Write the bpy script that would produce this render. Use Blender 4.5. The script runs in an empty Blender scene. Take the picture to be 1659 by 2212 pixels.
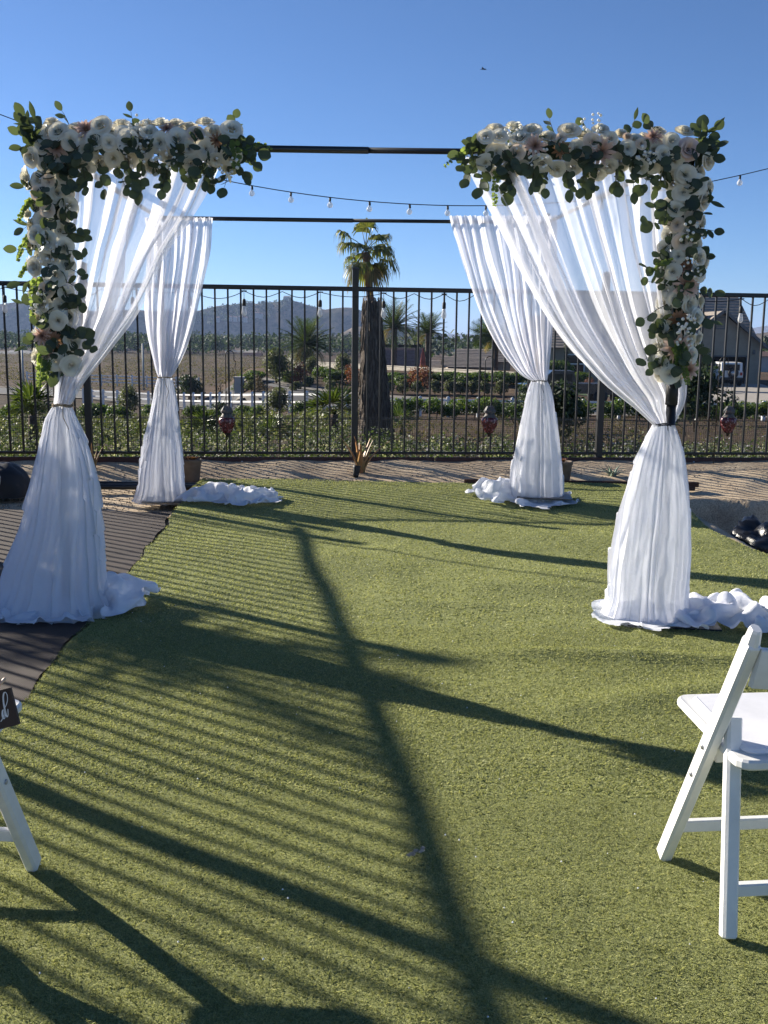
import bpy, bmesh, math, random
import numpy as np
from mathutils import Vector, Matrix, Quaternion, noise

random.seed(7); RNG = np.random.default_rng(7)
R = math.radians; HAZE = 0.00014
scene = bpy.context.scene
COL = scene.collection

# ------------------------------------------------------------------ camera
CAM_H = 1.5; FPX = 1035.0; PITCH = R(9.671); ROLL = 0.0121
cam = bpy.data.cameras.new('camera'); cam_o = bpy.data.objects.new('camera', cam); COL.objects.link(cam_o)
cam.sensor_fit = 'VERTICAL'; cam.sensor_height = 36.0; cam.sensor_width = 27.0
cam.lens = FPX / 1024 * 36; cam.clip_start = 0.05; cam.clip_end = 30000
cam_o.matrix_world = Matrix.Translation((0, 0, CAM_H)) @ Matrix.Rotation(math.pi/2 - PITCH, 4, 'X') @ Matrix.Rotation(ROLL, 4, 'Z')
scene.camera = cam_o
scene.render.resolution_x = 768; scene.render.resolution_y = 1024

# ------------------------------------------------------------------ sky and sun
SUN_AZ = R(-55.5); SUN_EL = R(21.5)       # azimuth from +Y, negative = to the left
world = bpy.data.worlds.new('World'); scene.world = world; world.use_nodes = True
nt = world.node_tree; nt.nodes.clear()
wo = nt.nodes.new('ShaderNodeOutputWorld'); bg = nt.nodes.new('ShaderNodeBackground'); sky = nt.nodes.new('ShaderNodeTexSky')
sky.sky_type = 'NISHITA'; sky.sun_disc = False; sky.sun_elevation = SUN_EL; sky.sun_rotation = SUN_AZ
sky.altitude = 0; sky.air_density = 0.65; sky.dust_density = 0.12; sky.ozone_density = 6.5
bg.inputs['Strength'].default_value = 0.057
nt.links.new(sky.outputs[0], bg.inputs['Color']); nt.links.new(bg.outputs[0], wo.inputs['Surface'])
sun = bpy.data.lights.new('sun', 'SUN'); sun.energy = 5.0; sun.angle = R(0.55); sun.color = (1.0, 0.92, 0.79)
sun_o = bpy.data.objects.new('sun', sun); COL.objects.link(sun_o)
sdir = Vector((-math.sin(SUN_AZ)*math.cos(SUN_EL), -math.cos(SUN_AZ)*math.cos(SUN_EL), -math.sin(SUN_EL)))
sun_o.rotation_euler = sdir.to_track_quat('-Z', 'Y').to_euler(); sun_o.location = (-20, 15, 20)
vs = scene.view_settings; vs.view_transform = 'Standard'; vs.look = 'None'; vs.exposure = 1.25; vs.gamma = 1.0; vs.use_curve_mapping = False
cy = scene.cycles
cy.max_bounces = 8; cy.diffuse_bounces = 3; cy.glossy_bounces = 2; cy.transmission_bounces = 6
cy.transparent_max_bounces = 24; cy.volume_bounces = 0; cy.use_denoising = True; cy.caustics_reflective = False; cy.caustics_refractive = False

# ------------------------------------------------------------------ helpers
_S = 768/1659
def _ray(u, v):
    x = (u*_S-384)/FPX; y = -(v*_S-512)/FPX
    c, s = math.cos(ROLL), math.sin(ROLL); x, y = c*x-s*y, s*x+c*y
    return Vector((x, math.cos(PITCH)+y*math.sin(PITCH), -math.sin(PITCH)+y*math.cos(PITCH)))
def at(u, v, Y):                                   # point on a sight line at a known distance Y
    d = _ray(u, v); return Vector((0, 0, CAM_H)) + d*(Y/d.y)
def sstep(a, b, x):
    t = min(1, max(0, (x-a)/(b-a))); return t*t*(3-2*t)
def lerp(a, b, t): return a+(b-a)*t
def interp(x, pts): return float(np.interp(x, [p[0] for p in pts], [p[1] for p in pts]))
def rnd(a, b): return random.uniform(a, b)

def tag(o, label=None, cat=None, group=None, kind=None):
    if label: o['label'] = label
    if cat: o['category'] = cat
    if group: o['group'] = group
    if kind: o['kind'] = kind
    return o
def thing(name, label, cat, loc=(0, 0, 0), rz=0, group=None):
    o = bpy.data.objects.new(name, None); COL.objects.link(o); o.empty_display_size = .1
    o.location = loc; o.rotation_euler = (0, 0, rz)
    return tag(o, label, cat, group)
def link(name, me, parent=None, loc=None, rot=None, scale=None, mat=None):
    o = bpy.data.objects.new(name, me); COL.objects.link(o)
    if parent is not None: o.parent = parent
    if loc is not None: o.location = loc
    if rot is not None:
        if isinstance(rot, Quaternion): o.rotation_mode = 'QUATERNION'; o.rotation_quaternion = rot
        else: o.rotation_euler = rot
    if scale is not None: o.scale = scale if hasattr(scale, '__len__') else (scale,)*3
    return o
def copy_tree(o, parent=None):
    c = o.copy(); COL.objects.link(c); c.parent = parent
    for ch in list(o.children): copy_tree(ch, c)
    return c

def np_mesh(name, V, F, mat=None, smooth=False, mats=None, mi=None):
    """V (n,3) array, F (m,k) int array with equal k"""
    V = np.asarray(V, dtype=np.float32); F = np.asarray(F, dtype=np.int32); m, k = F.shape
    me = bpy.data.meshes.new(name)
    me.vertices.add(len(V)); me.vertices.foreach_set('co', V.ravel())
    me.loops.add(m*k); me.loops.foreach_set('vertex_index', F.ravel())
    me.polygons.add(m); me.polygons.foreach_set('loop_start', np.arange(0, m*k, k, dtype=np.int32))
    me.polygons.foreach_set('loop_total', np.full(m, k, dtype=np.int32))
    if smooth: me.polygons.foreach_set('use_smooth', np.ones(m, dtype=bool))
    for x in (mats or ([mat] if mat else [])): me.materials.append(x)
    if mi is not None: me.polygons.foreach_set('material_index', np.asarray(mi, dtype=np.int32))
    me.update(calc_edges=True)
    return me

class MB:
    def __init__(s): s.v = []; s.f = []; s.sm = []
    def add(s, vs, fs, smooth=False):
        n = len(s.v); s.v += [tuple(v) for v in vs]
        for f in fs: s.f.append(tuple(i+n for i in f)); s.sm.append(smooth)
        return s
    def box(s, x0, x1, y0, y1, z0, z1):
        v = [(x0,y0,z0),(x1,y0,z0),(x1,y1,z0),(x0,y1,z0),(x0,y0,z1),(x1,y0,z1),(x1,y1,z1),(x0,y1,z1)]
        return s.add(v, [(0,3,2,1),(4,5,6,7),(0,1,5,4),(1,2,6,5),(2,3,7,6),(3,0,4,7)])
    def beam(s, p0, p1, w, d, up=(0, 0, 1), ch=0.25, taper=1.0):
        """bar from p0 to p1 with chamfered w x d section; w along 'side', d along the up-ish axis"""
        p0 = Vector(p0); p1 = Vector(p1); a = (p1-p0).normalized(); side = a.cross(Vector(up))
        if side.length < 1e-4: side = a.cross(Vector((0, 1, 0)))
        side.normalize(); u = side.cross(a).normalized(); c = min(w, d)*ch
        sec = [(-w/2+c,-d/2),(w/2-c,-d/2),(w/2,-d/2+c),(w/2,d/2-c),(w/2-c,d/2),(-w/2+c,d/2),(-w/2,d/2-c),(-w/2,-d/2+c)]
        L = (p1-p0).length; vs = []; e = min(c*.6, L*.2)
        for q, k in ((0, .86), (e, 1), (L-e, 1), (L, .86)):
            t = lerp(1, taper, q/L)
            for (i, j) in sec: vs.append(p0+a*q+side*(i*k*t)+u*(j*k*t))
        fs = []
        for r in range(3):
            for i in range(8): fs.append((r*8+i, r*8+(i+1) % 8, r*8+8+(i+1) % 8, r*8+8+i))
        fs.append(tuple(range(7, -1, -1))); fs.append(tuple(range(24, 32)))
        return s.add(vs, fs)
    def tube(s, pts, r, n=8, cap=True):
        pts = [Vector(p) for p in pts]; rs = r if hasattr(r, '__len__') else [r]*len(pts); vs = []; fs = []
        ref = None
        for i, p in enumerate(pts):
            a = (pts[min(i+1, len(pts)-1)]-pts[max(i-1, 0)]).normalized()
            if ref is None: ref = a.cross(Vector((.31, .87, .4))).normalized()
            ref = (ref - a*ref.dot(a)).normalized(); b = a.cross(ref)
            for k in range(n):
                t = 2*math.pi*k/n; vs.append(p+ref*(rs[i]*math.cos(t))+b*(rs[i]*math.sin(t)))
        for i in range(len(pts)-1):
            for k in range(n): fs.append((i*n+k, i*n+(k+1) % n, (i+1)*n+(k+1) % n, (i+1)*n+k))
        s.add(vs, fs, True)
        if cap:
            m = len(s.v)-len(vs); s.f.append(tuple(m+k for k in range(n-1, -1, -1))); s.sm.append(False)
            s.f.append(tuple(m+(len(pts)-1)*n+k for k in range(n))); s.sm.append(False)
        return s
    def lathe(s, prof, n=20, cx=0, cy=0, smooth=True, fn=None):
        vs = []; fs = []
        for i, (r, z) in enumerate(prof):
            for k in range(n):
                t = 2*math.pi*k/n; rr = r*(fn(t, i) if fn else 1)
                vs.append((cx+rr*math.cos(t), cy+rr*math.sin(t), z))
        for i in range(len(prof)-1):
            for k in range(n): fs.append((i*n+k, i*n+(k+1) % n, (i+1)*n+(k+1) % n, (i+1)*n+k))
        fs.append(tuple(range(n-1, -1, -1))); fs.append(tuple((len(prof)-1)*n+k for k in range(n)))
        return s.add(vs, fs, smooth)
    def grid(s, P, smooth=True, wrap=False):
        n = len(P); m = len(P[0]); vs = [p for row in P for p in row]; fs = []
        for i in range(n-1):
            for j in range(m if wrap else m-1):
                j2 = (j+1) % m; fs.append((i*m+j, i*m+j2, (i+1)*m+j2, (i+1)*m+j))
        return s.add(vs, fs, smooth)
    def mesh(s, name, mat):
        me = bpy.data.meshes.new(name); me.from_pydata(s.v, [], s.f)
        me.polygons.foreach_set('use_smooth', s.sm); me.materials.append(mat); me.update(); return me
    def build(s, name, mat, parent=None, loc=None, rot=None):
        return link(name, s.mesh(name, mat), parent, loc, rot)

# ------------------------------------------------------------------ materials
def new_mat(name):
    m = bpy.data.materials.new(name); m.use_nodes = True; t = m.node_tree; t.nodes.clear()
    out = t.nodes.new('ShaderNodeOutputMaterial'); return m, t, out
def N(t, typ, **kw):
    n = t.nodes.new(typ)
    for k, v in kw.items():
        if k in n.inputs: n.inputs[k].default_value = v
        else: setattr(n, k, v)
    return n
def ramp(t, fac, cols, pos=None):
    r = t.nodes.new('ShaderNodeValToRGB'); e = r.color_ramp.elements
    pos = pos or [i/(len(cols)-1) for i in range(len(cols))]
    while len(e) < len(cols): e.new(.5)
    for i, (c, p) in enumerate(zip(cols, pos)): e[i].position = p; e[i].color = (*c, 1)
    t.links.new(fac, r.inputs[0]); return r.outputs[0]
def coords(t, kind='Object', scale=(1, 1, 1)):
    tc = t.nodes.new('ShaderNodeTexCoord'); mp = t.nodes.new('ShaderNodeMapping'); mp.inputs['Scale'].default_value = scale
    t.links.new(tc.outputs[kind], mp.inputs[0]); return mp.outputs[0]
def pbr(name, cols, rough=.6, scale=5, detail=5, bump=0, bscale=None, metal=0, spec=.4, stretch=(1, 1, 1), pos=None, kind='Object', mapfn=None):
    m, t, out = new_mat(name); b = N(t, 'ShaderNodeBsdfPrincipled'); b.inputs['Roughness'].default_value = rough
    b.inputs['Metallic'].default_value = metal; b.inputs['Specular IOR Level'].default_value = spec
    if isinstance(cols[0], (int, float)): cols = [tuple(c*.88 for c in cols), tuple(min(1, c*1.1) for c in cols)]
    co = coords(t, kind, stretch)
    nz = N(t, 'ShaderNodeTexNoise', Scale=scale, Detail=detail, Roughness=.62); t.links.new(co, nz.inputs['Vector'])
    pos = pos or [.3+.4*i/(len(cols)-1) for i in range(len(cols))]
    t.links.new(ramp(t, nz.outputs['Fac'], cols, pos), b.inputs['Base Color'])
    if bump:
        nb = N(t, 'ShaderNodeTexNoise', Scale=bscale or scale*6, Detail=6, Roughness=.7); t.links.new(co, nb.inputs['Vector'])
        bp = N(t, 'ShaderNodeBump', Strength=bump, Distance=.01); t.links.new(nb.outputs['Fac'], bp.inputs['Height']); t.links.new(bp.outputs[0], b.inputs['Normal'])
    t.links.new(b.outputs[0], out.inputs['Surface']); return m
def leafmat(name, cols, tr=.35, rough=.5, trcol=None, spec=.3, rand='island', tint=(1.6, 1.7, .7)):
    """leaf: colour varies from leaf to leaf, light passes through"""
    m, t, out = new_mat(name); b = N(t, 'ShaderNodeBsdfPrincipled'); b.inputs['Roughness'].default_value = rough; b.inputs['Specular IOR Level'].default_value = spec
    if rand == 'island': src = t.nodes.new('ShaderNodeNewGeometry').outputs['Random Per Island']
    else: src = t.nodes.new('ShaderNodeObjectInfo').outputs['Random']
    c = ramp(t, src, cols); t.links.new(c, b.inputs['Base Color'])
    tl = t.nodes.new('ShaderNodeBsdfTranslucent')
    if trcol: tl.inputs['Color'].default_value = (*trcol, 1)
    else:
        mx = N(t, 'ShaderNodeMix', data_type='RGBA', blend_type='MULTIPLY'); mx.inputs[0].default_value = 1
        t.links.new(c, mx.inputs[6]); mx.inputs[7].default_value = (*tint, 1); t.links.new(mx.outputs[2], tl.inputs['Color'])
    ms = N(t, 'ShaderNodeMixShader'); ms.inputs[0].default_value = tr
    t.links.new(b.outputs[0], ms.inputs[1]); t.links.new(tl.outputs[0], ms.inputs[2]); t.links.new(ms.outputs[0], out.inputs['Surface']); return m
def sheer(name, col, opac, tr=.5):
    m, t, out = new_mat(name); co = coords(t)
    d = N(t, 'ShaderNodeBsdfDiffuse', Color=(*col, 1)); tl = N(t, 'ShaderNodeBsdfTranslucent', Color=(*col, 1)); tp = t.nodes.new('ShaderNodeBsdfTransparent')
    nb = N(t, 'ShaderNodeTexNoise', Scale=14, Detail=5, Roughness=.6); t.links.new(co, nb.inputs['Vector'])
    bp = N(t, 'ShaderNodeBump', Strength=.4, Distance=.02); t.links.new(nb.outputs['Fac'], bp.inputs['Height'])
    t.links.new(bp.outputs[0], d.inputs['Normal']); t.links.new(bp.outputs[0], tl.inputs['Normal'])
    a = N(t, 'ShaderNodeMixShader'); a.inputs[0].default_value = tr; t.links.new(d.outputs[0], a.inputs[1]); t.links.new(tl.outputs[0], a.inputs[2])
    k = N(t, 'ShaderNodeMixShader'); k.inputs[0].default_value = opac; t.links.new(tp.outputs[0], k.inputs[1]); t.links.new(a.outputs[0], k.inputs[2])
    t.links.new(k.outputs[0], out.inputs['Surface']); return m
def glassy(name, col, opac):
    m, t, out = new_mat(name); g = N(t, 'ShaderNodeBsdfPrincipled', Roughness=.05); g.inputs['Base Color'].default_value = (*col, 1)
    tp = t.nodes.new('ShaderNodeBsdfTransparent'); k = N(t, 'ShaderNodeMixShader'); k.inputs[0].default_value = opac
    t.links.new(tp.outputs[0], k.inputs[1]); t.links.new(g.outputs[0], k.inputs[2]); t.links.new(k.outputs[0], out.inputs['Surface']); return m

M = {}
M['black_metal'] = pbr('black_metal', (.022, .02, .019), .42, 9, bump=.05)
M['pipe'] = pbr('pipe', (.012, .012, .013), .3, 9, spec=.5)
M['plate'] = pbr('plate', (.035, .036, .04), .35, 6, spec=.5)
M['sheer'] = sheer('sheer', (.91, .92, .97), .57, .56)
M['sheer_rear'] = sheer('sheer_rear', (.90, .91, .97), .8, .45)
M['sheer_dense'] = sheer('sheer_dense', (.90, .915, .97), .84, .5)
M['cloth'] = sheer('cloth', (.88, .90, .97), .95, .3)
M['twine'] = pbr('twine', (.22, .16, .09), .9, 60)
M['cord'] = pbr('cord', (.03, .03, .035), .8, 60)
M['board'] = pbr('board', [(.05, .018, .014), (.085, .03, .022)], .55, 3, bump=.15, stretch=(1, 1, 6))
M['rust'] = pbr('rust', [(.035, .016, .01), (.09, .04, .025)], .75, 8, bump=.3)
M['chair_white'] = pbr('chair_white', [(.42, .40, .37), (.68, .68, .66), (.78, .78, .76)], .42, 7, 9, bump=.06, spec=.4, pos=[.22, .36, .6])
M['chair_pad'] = pbr('chair_pad', (.78, .78, .80), .45, 5, bump=.05)
M['steel'] = pbr('steel', (.45, .45, .46), .3, 8, metal=.8)
M['sign_wood'] = pbr('sign_wood', [(.022, .012, .009), (.05, .027, .018)], .5, 3, stretch=(8, 1, 1), bump=.1)
M['white_paint'] = pbr('white_paint', (.78, .78, .77), .5, 6)
M['ribbon'] = pbr('ribbon', [(.55, .36, .24), (.72, .52, .38)], .45, 20)
M['bulb_glass'] = glassy('bulb_glass', (.85, .85, .85), .5)
M['rubber'] = pbr('rubber', (.014, .014, .014), .6, 30)
M['bag'] = pbr('bag', (.012, .012, .014), .55, 12, bump=.3, bscale=160)
M['plastic_bag'] = pbr('plastic_bag', (.014, .014, .015), .28, 10, bump=.5, bscale=25, spec=.6)
M['pot'] = pbr('pot', [(.10, .075, .055), (.17, .13, .10)], .8, 12, bump=.3)
M['soil'] = pbr('soil', (.06, .04, .028), .95, 20, bump=.6)
M['lantern_metal'] = pbr('lantern_metal', [(.05, .055, .055), (.10, .105, .105), (.12, .06, .045)], .6, 40, spec=.2)
M['rose_white'] = leafmat('rose_white', [(.80, .75, .62), (.86, .82, .71), (.80, .78, .68)], .16, .75, (.85, .80, .62), .15, 'object')
M['rose_cream'] = leafmat('rose_cream', [(.80, .68, .55), (.84, .74, .62)], .14, .75, (.8, .62, .42), .15, 'object')
M['peony'] = leafmat('peony', [(.80, .62, .57), (.82, .68, .62)], .14, .75, (.8, .5, .4), .15, 'object')
M['euca'] = leafmat('euca', [(.038, .056, .048), (.052, .076, .060), (.062, .09, .062)], .24, .55, (.15, .20, .055), .3, 'object')
M['euca_small'] = leafmat('euca_small', [(.07, .12, .05), (.11, .17, .06)], .45, .55, (.32, .42, .08))
M['stem'] = pbr('stem', (.07, .06, .03), .8, 20)
M['core_green'] = pbr('core_green', (.02, .035, .018), .9, 30)
M['breath'] = leafmat('breath', [(.8, .8, .76), (.88, .88, .84)], .3, .7, (.85, .85, .8))
def dahlia_mat():
    m, t, out = new_mat('dahlia'); b = N(t, 'ShaderNodeBsdfPrincipled', Roughness=.75); tc = t.nodes.new('ShaderNodeTexCoord')
    sx = t.nodes.new('ShaderNodeSeparateXYZ'); t.links.new(tc.outputs['Object'], sx.inputs[0])
    cx = N(t, 'ShaderNodeCombineXYZ'); t.links.new(sx.outputs[0], cx.inputs[0]); t.links.new(sx.outputs[1], cx.inputs[1])
    ln = N(t, 'ShaderNodeVectorMath', operation='LENGTH'); t.links.new(cx.outputs[0], ln.inputs[0])
    mp = N(t, 'ShaderNodeMapRange'); mp.inputs['From Max'].default_value = .06; t.links.new(ln.outputs['Value'], mp.inputs['Value'])
    c = ramp(t, mp.outputs[0], [(.20, .09, .05), (.62, .42, .33), (.80, .64, .55)], [0, .45, 1]); t.links.new(c, b.inputs['Base Color'])
    tl = t.nodes.new('ShaderNodeBsdfTranslucent'); t.links.new(c, tl.inputs[0]); ms = N(t, 'ShaderNodeMixShader'); ms.inputs[0].default_value = .3
    t.links.new(b.outputs[0], ms.inputs[1]); t.links.new(tl.outputs[0], ms.inputs[2]); t.links.new(ms.outputs[0], out.inputs[0]); return m
M['dahlia'] = dahlia_mat()
M['bud_brown'] = leafmat('bud_brown', [(.25, .13, .07), (.38, .22, .14)], .25, .8, (.5, .3, .15))
M['aloe'] = pbr('aloe', [(.16, .17, .06), (.34, .17, .07), (.42, .15, .08)], .45, 7, stretch=(1, 1, .5), pos=[.35, .55, .75])
M['agave'] = pbr('agave', [(.13, .19, .15), (.2, .25, .18)], .5, 5)
M['succulent'] = leafmat('succulent', [(.22, .06, .06), (.3, .12, .09), (.2, .13, .08)], .2)
M['turf_blade'] = leafmat('turf_blade', [(.175, .205, .082), (.265, .295, .125), (.345, .365, .17), (.44, .445, .235)], .35, .6, None, .2, tint=(1.35, 1.3, .8))
M['shrub'] = leafmat('shrub', [(.03, .055, .013), (.06, .105, .022), (.115, .15, .035)], .3, .55)
M['hedge'] = leafmat('hedge', [(.035, .065, .012), (.07, .12, .022), (.14, .175, .035)], .3, .55)
M['olive'] = leafmat('olive', [(.06, .075, .035), (.09, .10, .05), (.12, .13, .07)], .3, .55)
M['dark_leaf'] = leafmat('dark_leaf', [(.022, .036, .016), (.04, .062, .026)], .25, .5)
M['red_leaf'] = leafmat('red_leaf', [(.13, .035, .025), (.22, .07, .05), (.12, .08, .04)], .3, .6)
M['dry_twig'] = leafmat('dry_twig', [(.12, .085, .055), (.17, .12, .08)], .1, .8)
M['palm'] = leafmat('palm', [(.028, .048, .012), (.05, .078, .018), (.105, .125, .03)], .3, .45)
M['palm_dry'] = leafmat('palm_dry', [(.20, .13, .05), (.30, .21, .09), (.12, .11, .04)], .3, .6)
M['fan_palm'] = leafmat('fan_palm', [(.06, .08, .025), (.11, .125, .04), (.19, .17, .07)], .38, .45)
M['big_leaf'] = leafmat('big_leaf', [(.022, .04, .012), (.05, .075, .02), (.10, .125, .04)], .25, .4)
M['lantana'] = leafmat('lantana', [(.03, .05, .02), (.06, .085, .03), (.07, .10, .04), (.45, .42, .48)], .3, .6)
M['bark'] = pbr('bark', [(.05, .036, .027), (.12, .09, .068)], .95, 6, stretch=(6, 6, .7), bump=.8, bscale=30)
M['palm_shag'] = pbr('palm_shag', [(.035, .026, .021), (.12, .095, .075), (.26, .21, .165)], .95, 9, stretch=(5, 5, .6), bump=.9, bscale=30)
M['palm_trunk'] = pbr('palm_trunk', [(.16, .085, .045), (.26, .15, .085)], .9, 10, stretch=(1, 1, 3), bump=.5)
M['asphalt'] = pbr('asphalt', (.07, .07, .074), .9, 3, bump=.2)
M['path_concrete'] = pbr('path_concrete', [(.15, .135, .115), (.21, .19, .165)], .9, 2, bump=.2)
M['concrete'] = pbr('concrete', [(.26, .235, .20), (.36, .325, .28)], .9, 2, bump=.2)
M['vinyl'] = pbr('vinyl', (.74, .74, .73), .45, 2)
M['block_wall'] = pbr('block_wall', [(.42, .38, .31), (.54, .49, .41)], .9, 2, bump=.2)
M['stucco'] = pbr('stucco', (.31, .255, .195), .95, 2, bump=.2)
M['stucco_red'] = pbr('stucco_red', (.17, .085, .065), .95, 2, bump=.2)
M['stucco_pale'] = pbr('stucco_pale', (.40, .38, .36), .9, 2)
M['trim'] = pbr('trim', (.14, .13, .13), .7, 2)
M['roof_tile'] = pbr('roof_tile', [(.17, .145, .125), (.28, .24, .205)], .9, 3, bump=.3)
M['roof_red'] = pbr('roof_red', [(.17, .10, .08), (.27, .17, .14)], .9, 3, bump=.3)
M['glass_dark'] = pbr('glass_dark', (.015, .018, .022), .08, 2, spec=.6)
M['dark_inside'] = pbr('dark_inside', (.03, .028, .026), .9, 2)
M['car_white'] = pbr('car_white', (.72, .72, .72), .25, 2, spec=.5)
M['car_dark'] = pbr('car_dark', (.012, .014, .02), .2, 2, spec=.6)
M['tail'] = pbr('tail', (.30, .02, .02), .2, 2)
M['umbrella_red'] = pbr('umbrella_red', (.36, .085, .055), .8, 2)
M['pole_grey'] = pbr('pole_grey', (.35, .37, .36), .6, 2)
M['leaf_dry'] = pbr('leaf_dry', [(.28, .21, .15), (.5, .42, .33)], .9, 40)
# ------------------------------------------------------------------ the lie of the land
def fbm(x, y, z=0, o=4):
    s = 0; a = 1; f = 1
    for _ in range(o): s += a*noise.noise((x*f, y*f, z+7.3*f)); a *= .5; f *= 2.03
    return s
ZR = [(11.3,-.02),(16,-.12),(22,-.5),(30,-1.05),(42,-1.8),(47,-2.15),(61,-2.15),(100,-2.2),(140,-3),(300,-5.6),(1000,-7),(12000,-9)]
ZL = [(11.3,-.02),(16,-.25),(22,-.75),(30,-1.4),(45,-2.4),(60,-3.05),(75,-3.75),(110,-3.9),(350,-5.8),(1000,-7),(12000,-9)]
def land(x, y):
    a = x/max(y, 1); w = sstep(-.03, -.17, a) if a < 0 else 0
    w = 1-sstep(-.17, -.04, a)
    z = lerp(interp(y, ZR), interp(y, ZL), w)
    m = sstep(-.165, -.125, a)*(1-sstep(.15, .2, a))
    if 60 < y < 110: z = lerp(z, interp(y, [(60,-2.1),(63,-1.95),(74,-1.5),(80,-1.3),(95,-1.5),(110,-2.6)]), m)
    if 105 < y < 420 and a < .05: z += .55*abs(((y*.06+.9*fbm(x*.012, y*.012, 2, 2)) % 1)-.5)*sstep(105, 130, y)
    if y > 12.5: z += .05*fbm(x*.35, y*.35)*sstep(12, 20, y)*(1-sstep(46, 48, y)*(1-sstep(61, 63, y)))
    return z
def yard_z(x, y):
    z = -.03 + .168*sstep(9.9, 11.2, y) + .018*fbm(x*1.7, y*1.7)*(.4+sstep(9, 10.4, y)) + .006*fbm(x*9, y*9)
    pit = sstep(2.75, 3.05, x)*sstep(6.6, 7.3, y)*(1-sstep(9.72, 9.95, y+.12*fbm(x*2, 1)))
    return z - .42*pit
def turf_left(y): return -1.47-.06*(y-4.15)+.012*math.sin(y*5)+.01*math.sin(y*11.3)
def turf_z(x, y):
    z = .012 + .05*sstep(7.2, 9.8, y) + .02*fbm(x*.55, y*.55, 3, 2)
    z += .028*math.exp(-((y-4.72-.04*math.sin(x*2.2))/.085)**2)*sstep(.15, .8, x)              # long wrinkle
    z += .022*math.exp(-((y-4.2-.35*(x-1.2))/.12)**2)*sstep(.5, 1.1, x)
    z += .012*math.exp(-((x-.05-.05*math.sin(y*1.4))/.16)**2)*sstep(5.2, 6, y)*(1-sstep(7.2, 8, y))
    z += .015*math.sin(y*4.1+.8*math.sin(x*1.1)+x*.5)*sstep(4.6, 6.5, y)*(.45+.55*sstep(-.5, 1.5, x))
    z += .016*math.exp(-((y-6.3+.25*x)/.11)**2)*sstep(.2, .9, x)+.012*math.exp(-((y-5.75+.12*x)/.09)**2)*sstep(-.3, .4, x)*(1-sstep(1.2, 1.8, x))+.012*math.exp(-((y-3.45-.1*x)/.14)**2)*sstep(.1, .8, x)
    z += .05*math.exp(-((x-2.35)/.45)**2-((y-9.2)/.7)**2) - .016*math.exp(-((x-1.9)/.5)**2-((y-8.2)/.5)**2)
    z -= .33*sstep(2.55, 3.02, x)*sstep(7.0, 8.0, y)
    return z+.004*fbm(x*4, y*4, 5, 2)

# terrain beyond the fence, reaching the horizon
def terrain_mat():
    m, t, out = new_mat('terrain'); b = N(t, 'ShaderNodeBsdfPrincipled', Roughness=.95); b.inputs['Specular IOR Level'].default_value = .1
    co = coords(t); n1 = N(t, 'ShaderNodeTexNoise', Scale=.35, Detail=8, Roughness=.7); n2 = N(t, 'ShaderNodeTexNoise', Scale=.02, Detail=6, Roughness=.65); n3 = N(t, 'ShaderNodeTexNoise', Scale=5, Detail=6, Roughness=.75)
    for n in (n1, n2, n3): t.links.new(co, n.inputs['Vector'])
    c1 = ramp(t, n1.outputs['Fac'], [(.035, .022, .015), (.068, .042, .028), (.13, .09, .057)], [.35, .5, .66])
    c2 = ramp(t, n2.outputs['Fac'], [(.04, .042, .022), (.08, .056, .038), (.12, .088, .06)], [.38, .5, .62])
    c3 = ramp(t, n3.outputs['Fac'], [(.4, .4, .4), (1, 1, 1), (1.5, 1.5, 1.4)], [.3, .5, .7])
    mx = N(t, 'ShaderNodeMix', data_type='RGBA'); mx.inputs[0].default_value = .5; t.links.new(c1, mx.inputs[6]); t.links.new(c2, mx.inputs[7])
    m2 = N(t, 'ShaderNodeMix', data_type='RGBA', blend_type='MULTIPLY'); m2.inputs[0].default_value = .8; t.links.new(mx.outputs[2], m2.inputs[6]); t.links.new(c3, m2.inputs[7])
    t.links.new(m2.outputs[2], b.inputs['Base Color'])
    bp = N(t, 'ShaderNodeBump', Strength=.6, Distance=.1); t.links.new(n3.outputs['Fac'], bp.inputs['Height']); t.links.new(bp.outputs[0], b.inputs['Normal'])
    t.links.new(b.outputs[0], out.inputs['Surface']); return m
M['terrain'] = terrain_mat()
ys = list(np.concatenate([np.linspace(11.3, 60, 70), np.linspace(62, 130, 50), np.linspace(133, 420, 110), np.geomspace(440, 12000, 22)]))
av = np.linspace(-1.15, 1.15, 150)
P = [[(a*y, y, land(a*y, y)) for a in av] for y in ys]
tag(MB().grid(P).build('terrain', M['terrain']), 'dry brown slope and valley floor beyond the black fence', kind='structure')

# sandy yard soil
def sand_mat():
    m, t, out = new_mat('sand'); b = N(t, 'ShaderNodeBsdfPrincipled', Roughness=.95); b.inputs['Specular IOR Level'].default_value = .1
    co = coords(t); n1 = N(t, 'ShaderNodeTexNoise', Scale=2.2, Detail=8, Roughness=.65); n2 = N(t, 'ShaderNodeTexNoise', Scale=70, Detail=3, Roughness=.8); v = N(t, 'ShaderNodeTexVoronoi', Scale=110)
    for n in (n1, n2, v): t.links.new(co, n.inputs['Vector'])
    c1 = ramp(t, n1.outputs['Fac'], [(.34, .26, .18), (.48, .38, .265), (.56, .46, .33)], [.3, .5, .7]); c2 = ramp(t, n2.outputs['Fac'], [(.45, .43, .4), (1, 1, 1), (1.35, 1.33, 1.3)], [.3, .5, .7])
    mx = N(t, 'ShaderNodeMix', data_type='RGBA', blend_type='MULTIPLY'); mx.inputs[0].default_value = 1; t.links.new(c1, mx.inputs[6]); t.links.new(c2, mx.inputs[7]); t.links.new(mx.outputs[2], b.inputs['Base Color'])
    bp = N(t, 'ShaderNodeBump', Strength=.3, Distance=.006); t.links.new(v.outputs['Distance'], bp.inputs['Height']); t.links.new(bp.outputs[0], b.inputs['Normal'])
    t.links.new(b.outputs[0], out.inputs['Surface']); return m
M['sand'] = sand_mat()
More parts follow.
